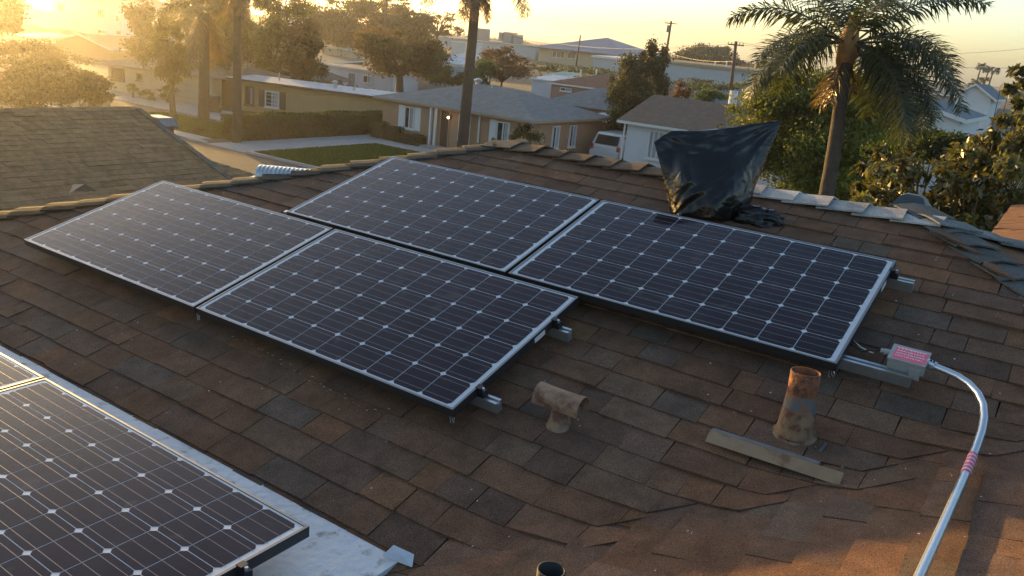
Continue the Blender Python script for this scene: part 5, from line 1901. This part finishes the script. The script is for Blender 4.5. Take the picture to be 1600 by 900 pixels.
top = Vector((tb.x + .25, tb.y, 1.15))
fr3 = [(RA + a, e, 1.0, d) for a, e, d in ((0, .55, 3.0), (.6, .4, 3.1), (-.5, .5, 3.0), (3.1, .55, 3.0), (2.6, .4, 3.1), (-2.6, .5, 3.0), (1.6, .6, 2.6), (-1.6, .5, 2.8), (1.0, 1.0, 2.2), (-1.0, 1.0, 2.4), (2.2, .9, 2.3), (-2.1, .9, 2.4))]
palm('shaggy palm with thick pale trunk, orange dead skirt and weeping fronds before the garage', Vector((tb.x, tb.y, ZS)), top, .33, .24, fr3, 3.4, .75, (.090, .085, .028), lean=.0, skirt=22, skirt_len=3.0, lw=.055, nl=60)
# distant fan palms on the right horizon
for i, (px, py, lab) in enumerate(((1533, 105, 'tallest of the far palms on the right horizon'), (1545, 109, 'middle one of the far palms on the right horizon'), (1552, 111, 'right one of the far palms on the right horizon'), (1538, 124, 'short far palm below the three taller ones'), (1522, 130, 'low far palm left of the others, near the wires'))):
    top = at(px, py, 215)
    q = at(px - 3, py + 30, 215)
    gz = ground_z(top.x, top.y)
    fr2 = [(rnd.uniform(0, 6.28), rnd.uniform(-.5, 1.1), 1, 1.2) for _ in range(12)]
    palm(lab, Vector((top.x - .4, top.y, gz)), top, .22, .16, fr2, 1.5, .8, (.05, .05, .03), nl=8, lw=.25)
# far tree line closing the horizon
cl = []
for i in range(150):
    x = -420 + i * 5.2
    y = 330 + 60 * math.sin(i * .7) + (x + 420) * .12
    h = rnd.uniform(.8, 2.6)
    cl.append(((x, y, ground_z(x, y) + h * .5), (6.5, 5, h * .7), 1, rnd.choice((.7, .9, 1.1))))
leaf_cloud('far_tree_line', cl, 22000, 1.5, (.05, .052, .026), M['leaf'], kind='stuff')

# ================================================================== POLES AND WIRES
def pole(label, top, gx, gy, r, arms, lean=None, extras=None):
    g = Vector((gx, gy, ground_z(gx, gy)))
    o = thing('utility_pole', label, 'utility pole', g)
    t = Vector(top) - g
    MB().tube([(0, 0, -.5), t * .5, t], [r * 1.25, r * 1.1, r * .9], 10).build('pole', M['pole_wood'], o, smooth=True)
    for (dz, ln) in arms:
        c = t + Vector((0, 0, -dz))
        a = RIGHT.copy(); a.z = 0; a.normalize()
        b = MB()
        mt = Matrix(((a.x, -a.y, 0, c.x), (a.y, a.x, 0, c.y), (0, 0, 1, c.z), (0, 0, 0, 1)))
        b.box((-ln / 2, -.06 - r, -.07), (ln / 2, .06 - r, .07), mt)
        ca = b.build('crossarm', M['pole_wood'], o)
        for q in (-.95, -.5, .5, .95):
            b = MB()
            pp = c + a * (q * ln / 2) + Vector((0, 0, .07))
            b.tube([pp, pp + Vector((0, 0, .10)), pp + Vector((0, 0, .20))], [.03, .06, .04], 8)
            b.build('insulator', M['grey_wall'], ca)
    return o
tA = at(1049, 33, 128)
pa = pole('leaning wooden utility pole with transformer above the juniper', tA, at(1036, 110, 128).x, at(1036, 110, 128).y, .17, ((.35, 1.9),))
b = MB()
lathe(b, [(0, -.5), (.24, -.5), (.25, .45), (.2, .52), (0, .56)], 12, at(1044, 45, 127.6) - pa.location)
b.build('transformer', M['grey_wall'], pa, smooth=True)
tB = at(1150, 65, 92)
pole('brown wooden utility pole with crossarm left of the leafy tree', tB, at(1140, 165, 92).x, at(1140, 165, 92).y, .19, ((.35, 1.75),))
tC = at(907, 55, 132)
pole('slim pole in front of the blue roofed building', tC, at(899, 108, 132).x, at(899, 108, 132).y, .12, ())
tD = at(605, -12, 96)
pole('tall thin pole against the bright sky among the dark trees', tD, at(602, 60, 96).x, at(602, 60, 96).y, .12, ())
# street lamp arm on its own pole
q = at(1036, 61, 127)
wires = [(tA, at(820, 22, 160), 1.2), (tA, tB + Vector((.3, 0, 0)), .5), (tB, at(1620, 105, 110), 1.0), (tB + Vector((-.7, 0, -.3)), at(800, 52, 150), 1.4), (tB + Vector((.7, 0, -.3)), at(1620, 74, 120), 1.0),
         (at(1146, 92, 92), at(1620, 137, 110), .8), (at(1040, 78, 128), at(800, 57, 140), .9), (at(1040, 80, 128), at(1148, 96, 92), .5)]
wl_ = ('overhead wire from the transformer pole to the left', 'overhead wire between the two wooden poles', 'overhead wire from the brown pole behind the palm crown', 'long overhead wire above the blue roof',
       'highest overhead wire on the right of the palm', 'lowest overhead wire on the right, near the far palms', 'second overhead wire crossing above the blue roof', 'lower service wire between the two wooden poles')
for (a, e, sag), lab in zip(wires, wl_):
    b = MB()
    b.tube([a.lerp(e, f) + Vector((0, 0, -4 * sag * f * (1 - f))) for f in [i / 16 for i in range(17)]], .022, 4)
    tag(b.build('overhead_wire', M['wire']), lab, 'wire', 'overhead wires')

# ================================================================== STREET THINGS
# white sports utility car seen from behind
cx, cy = -17.05, 40.2
sv_ = thing('parked_car', 'white sport utility car parked by the peach house, seen from behind', 'car', (cx, cy, ZS + .05))
HWd = .93
sec = [(0, .42), (.06, .95), (.14, 1.02), (.42, 1.62), (.60, 1.70), (2.6, 1.72), (3.35, 1.12), (4.35, 1.02), (4.6, .85), (4.62, .42)]
b = MB()
L0 = [Vector((-HWd * (1 if z < 1.1 else .86), y, z)) for y, z in sec]
R0 = [Vector((HWd * (1 if z < 1.1 else .86), y, z)) for y, z in sec]
n = len(sec)
b.add(L0 + R0, [tuple(range(n - 1, -1, -1)), tuple(range(n, 2 * n))] + [(i, (i + 1) % n, n + (i + 1) % n, n + i) for i in range(n)])
b.build('body', M['car_white'], sv_)
b = MB()
b.add([(-.74, .155, 1.07), (.74, .155, 1.07), (.70, .395, 1.57), (-.70, .395, 1.57)], [(0, 1, 2, 3)])
for v in range(4): b.v[v] = (b.v[v][0], b.v[v][1] - .03, b.v[v][2] + .012)
b.build('rear_window', M['glass'], sv_)
for s_ in (-1, 1):
    b = MB()
    b.prism([(s_ * .832, .62, 1.12), (s_ * .832, 2.55, 1.12), (s_ * .812, 2.35, 1.58), (s_ * .812, .72, 1.58)], (s_ * .02, 0, 0))
    b.build('side_window', M['glass'], sv_)
    b = MB()
    b.box((s_ * .93 - .10 * s_ - .08, -.02, .78), (s_ * .93 - .10 * s_ + .08, .04, 1.06))
    b.build('tail_light', M['car_red'], sv_)
    b = MB()
    b.tube([(s_ * .62, .8, 1.76), (s_ * .62, 2.4, 1.77)], .025, 6)
    b.build('roof_rail', M['car_dark'], sv_)
    for y in (.95, 3.6):
        b = MB()
        b.tube([(s_ * .72, y, .34), (s_ * .95, y, .34)], .36, 18)
        w = b.build('wheel', M['rubber'], sv_)
        b = MB()
        b.tube([(s_ * .951, y, .34), (s_ * .957, y, .34)], .22, 14)
        b.build('rim', M['alu'], w)
b = MB()
b.box((-.9, -.10, .42), (.9, -.002, .68))
b.build('bumper', M['car_white'], sv_)
b = MB()
b.box((-.26, -.035, .80), (.26, -.004, .95))
b.build('number_plate', M['label_white'], sv_)
# brown wheeled bin by the garage
bn = thing('wheeled_bin', 'brown lidded wheeled bin standing before the garage wall', 'bin', (-41.4, 32.2, ZS + .05))
b = MB()
frustum(b, -.34, .34, -.32, .32, .08, -.40, .40, -.38, .38, .95)
b.build('bin_body', M['bin'], bn)
b = MB()
frustum(b, -.43, .43, -.42, .42, .952, -.38, .38, -.30, .36, 1.04)
b.build('lid', M['car_dark'], bn)
for s_ in (-1, 1):
    b = MB()
    b.tube([(s_ * .36, .34, .12), (s_ * .44, .34, .12)], .12, 12)
    b.build('wheel', M['rubber'], bn)

# ================================================================== HAZE
HAZE = 0.0006
if HAZE > 0:
    m = bpy.data.materials.new('evening_haze')
    m.use_nodes = True
    N, L = nodes(m)
    N.remove(N['Principled BSDF'])
    pv_ = N.new('ShaderNodeVolumePrincipled')
    pv_.inputs['Color'].default_value = (.95, .93, .9, 1)
    pv_.inputs['Density'].default_value = HAZE
    pv_.inputs['Anisotropy'].default_value = 0.87
    L.new(pv_.outputs[0], N['Material Output'].inputs['Volume'])
    MB().box((-1600, -320, -7), (1000, 2300, 30)).build('haze', m, kind='stuff')
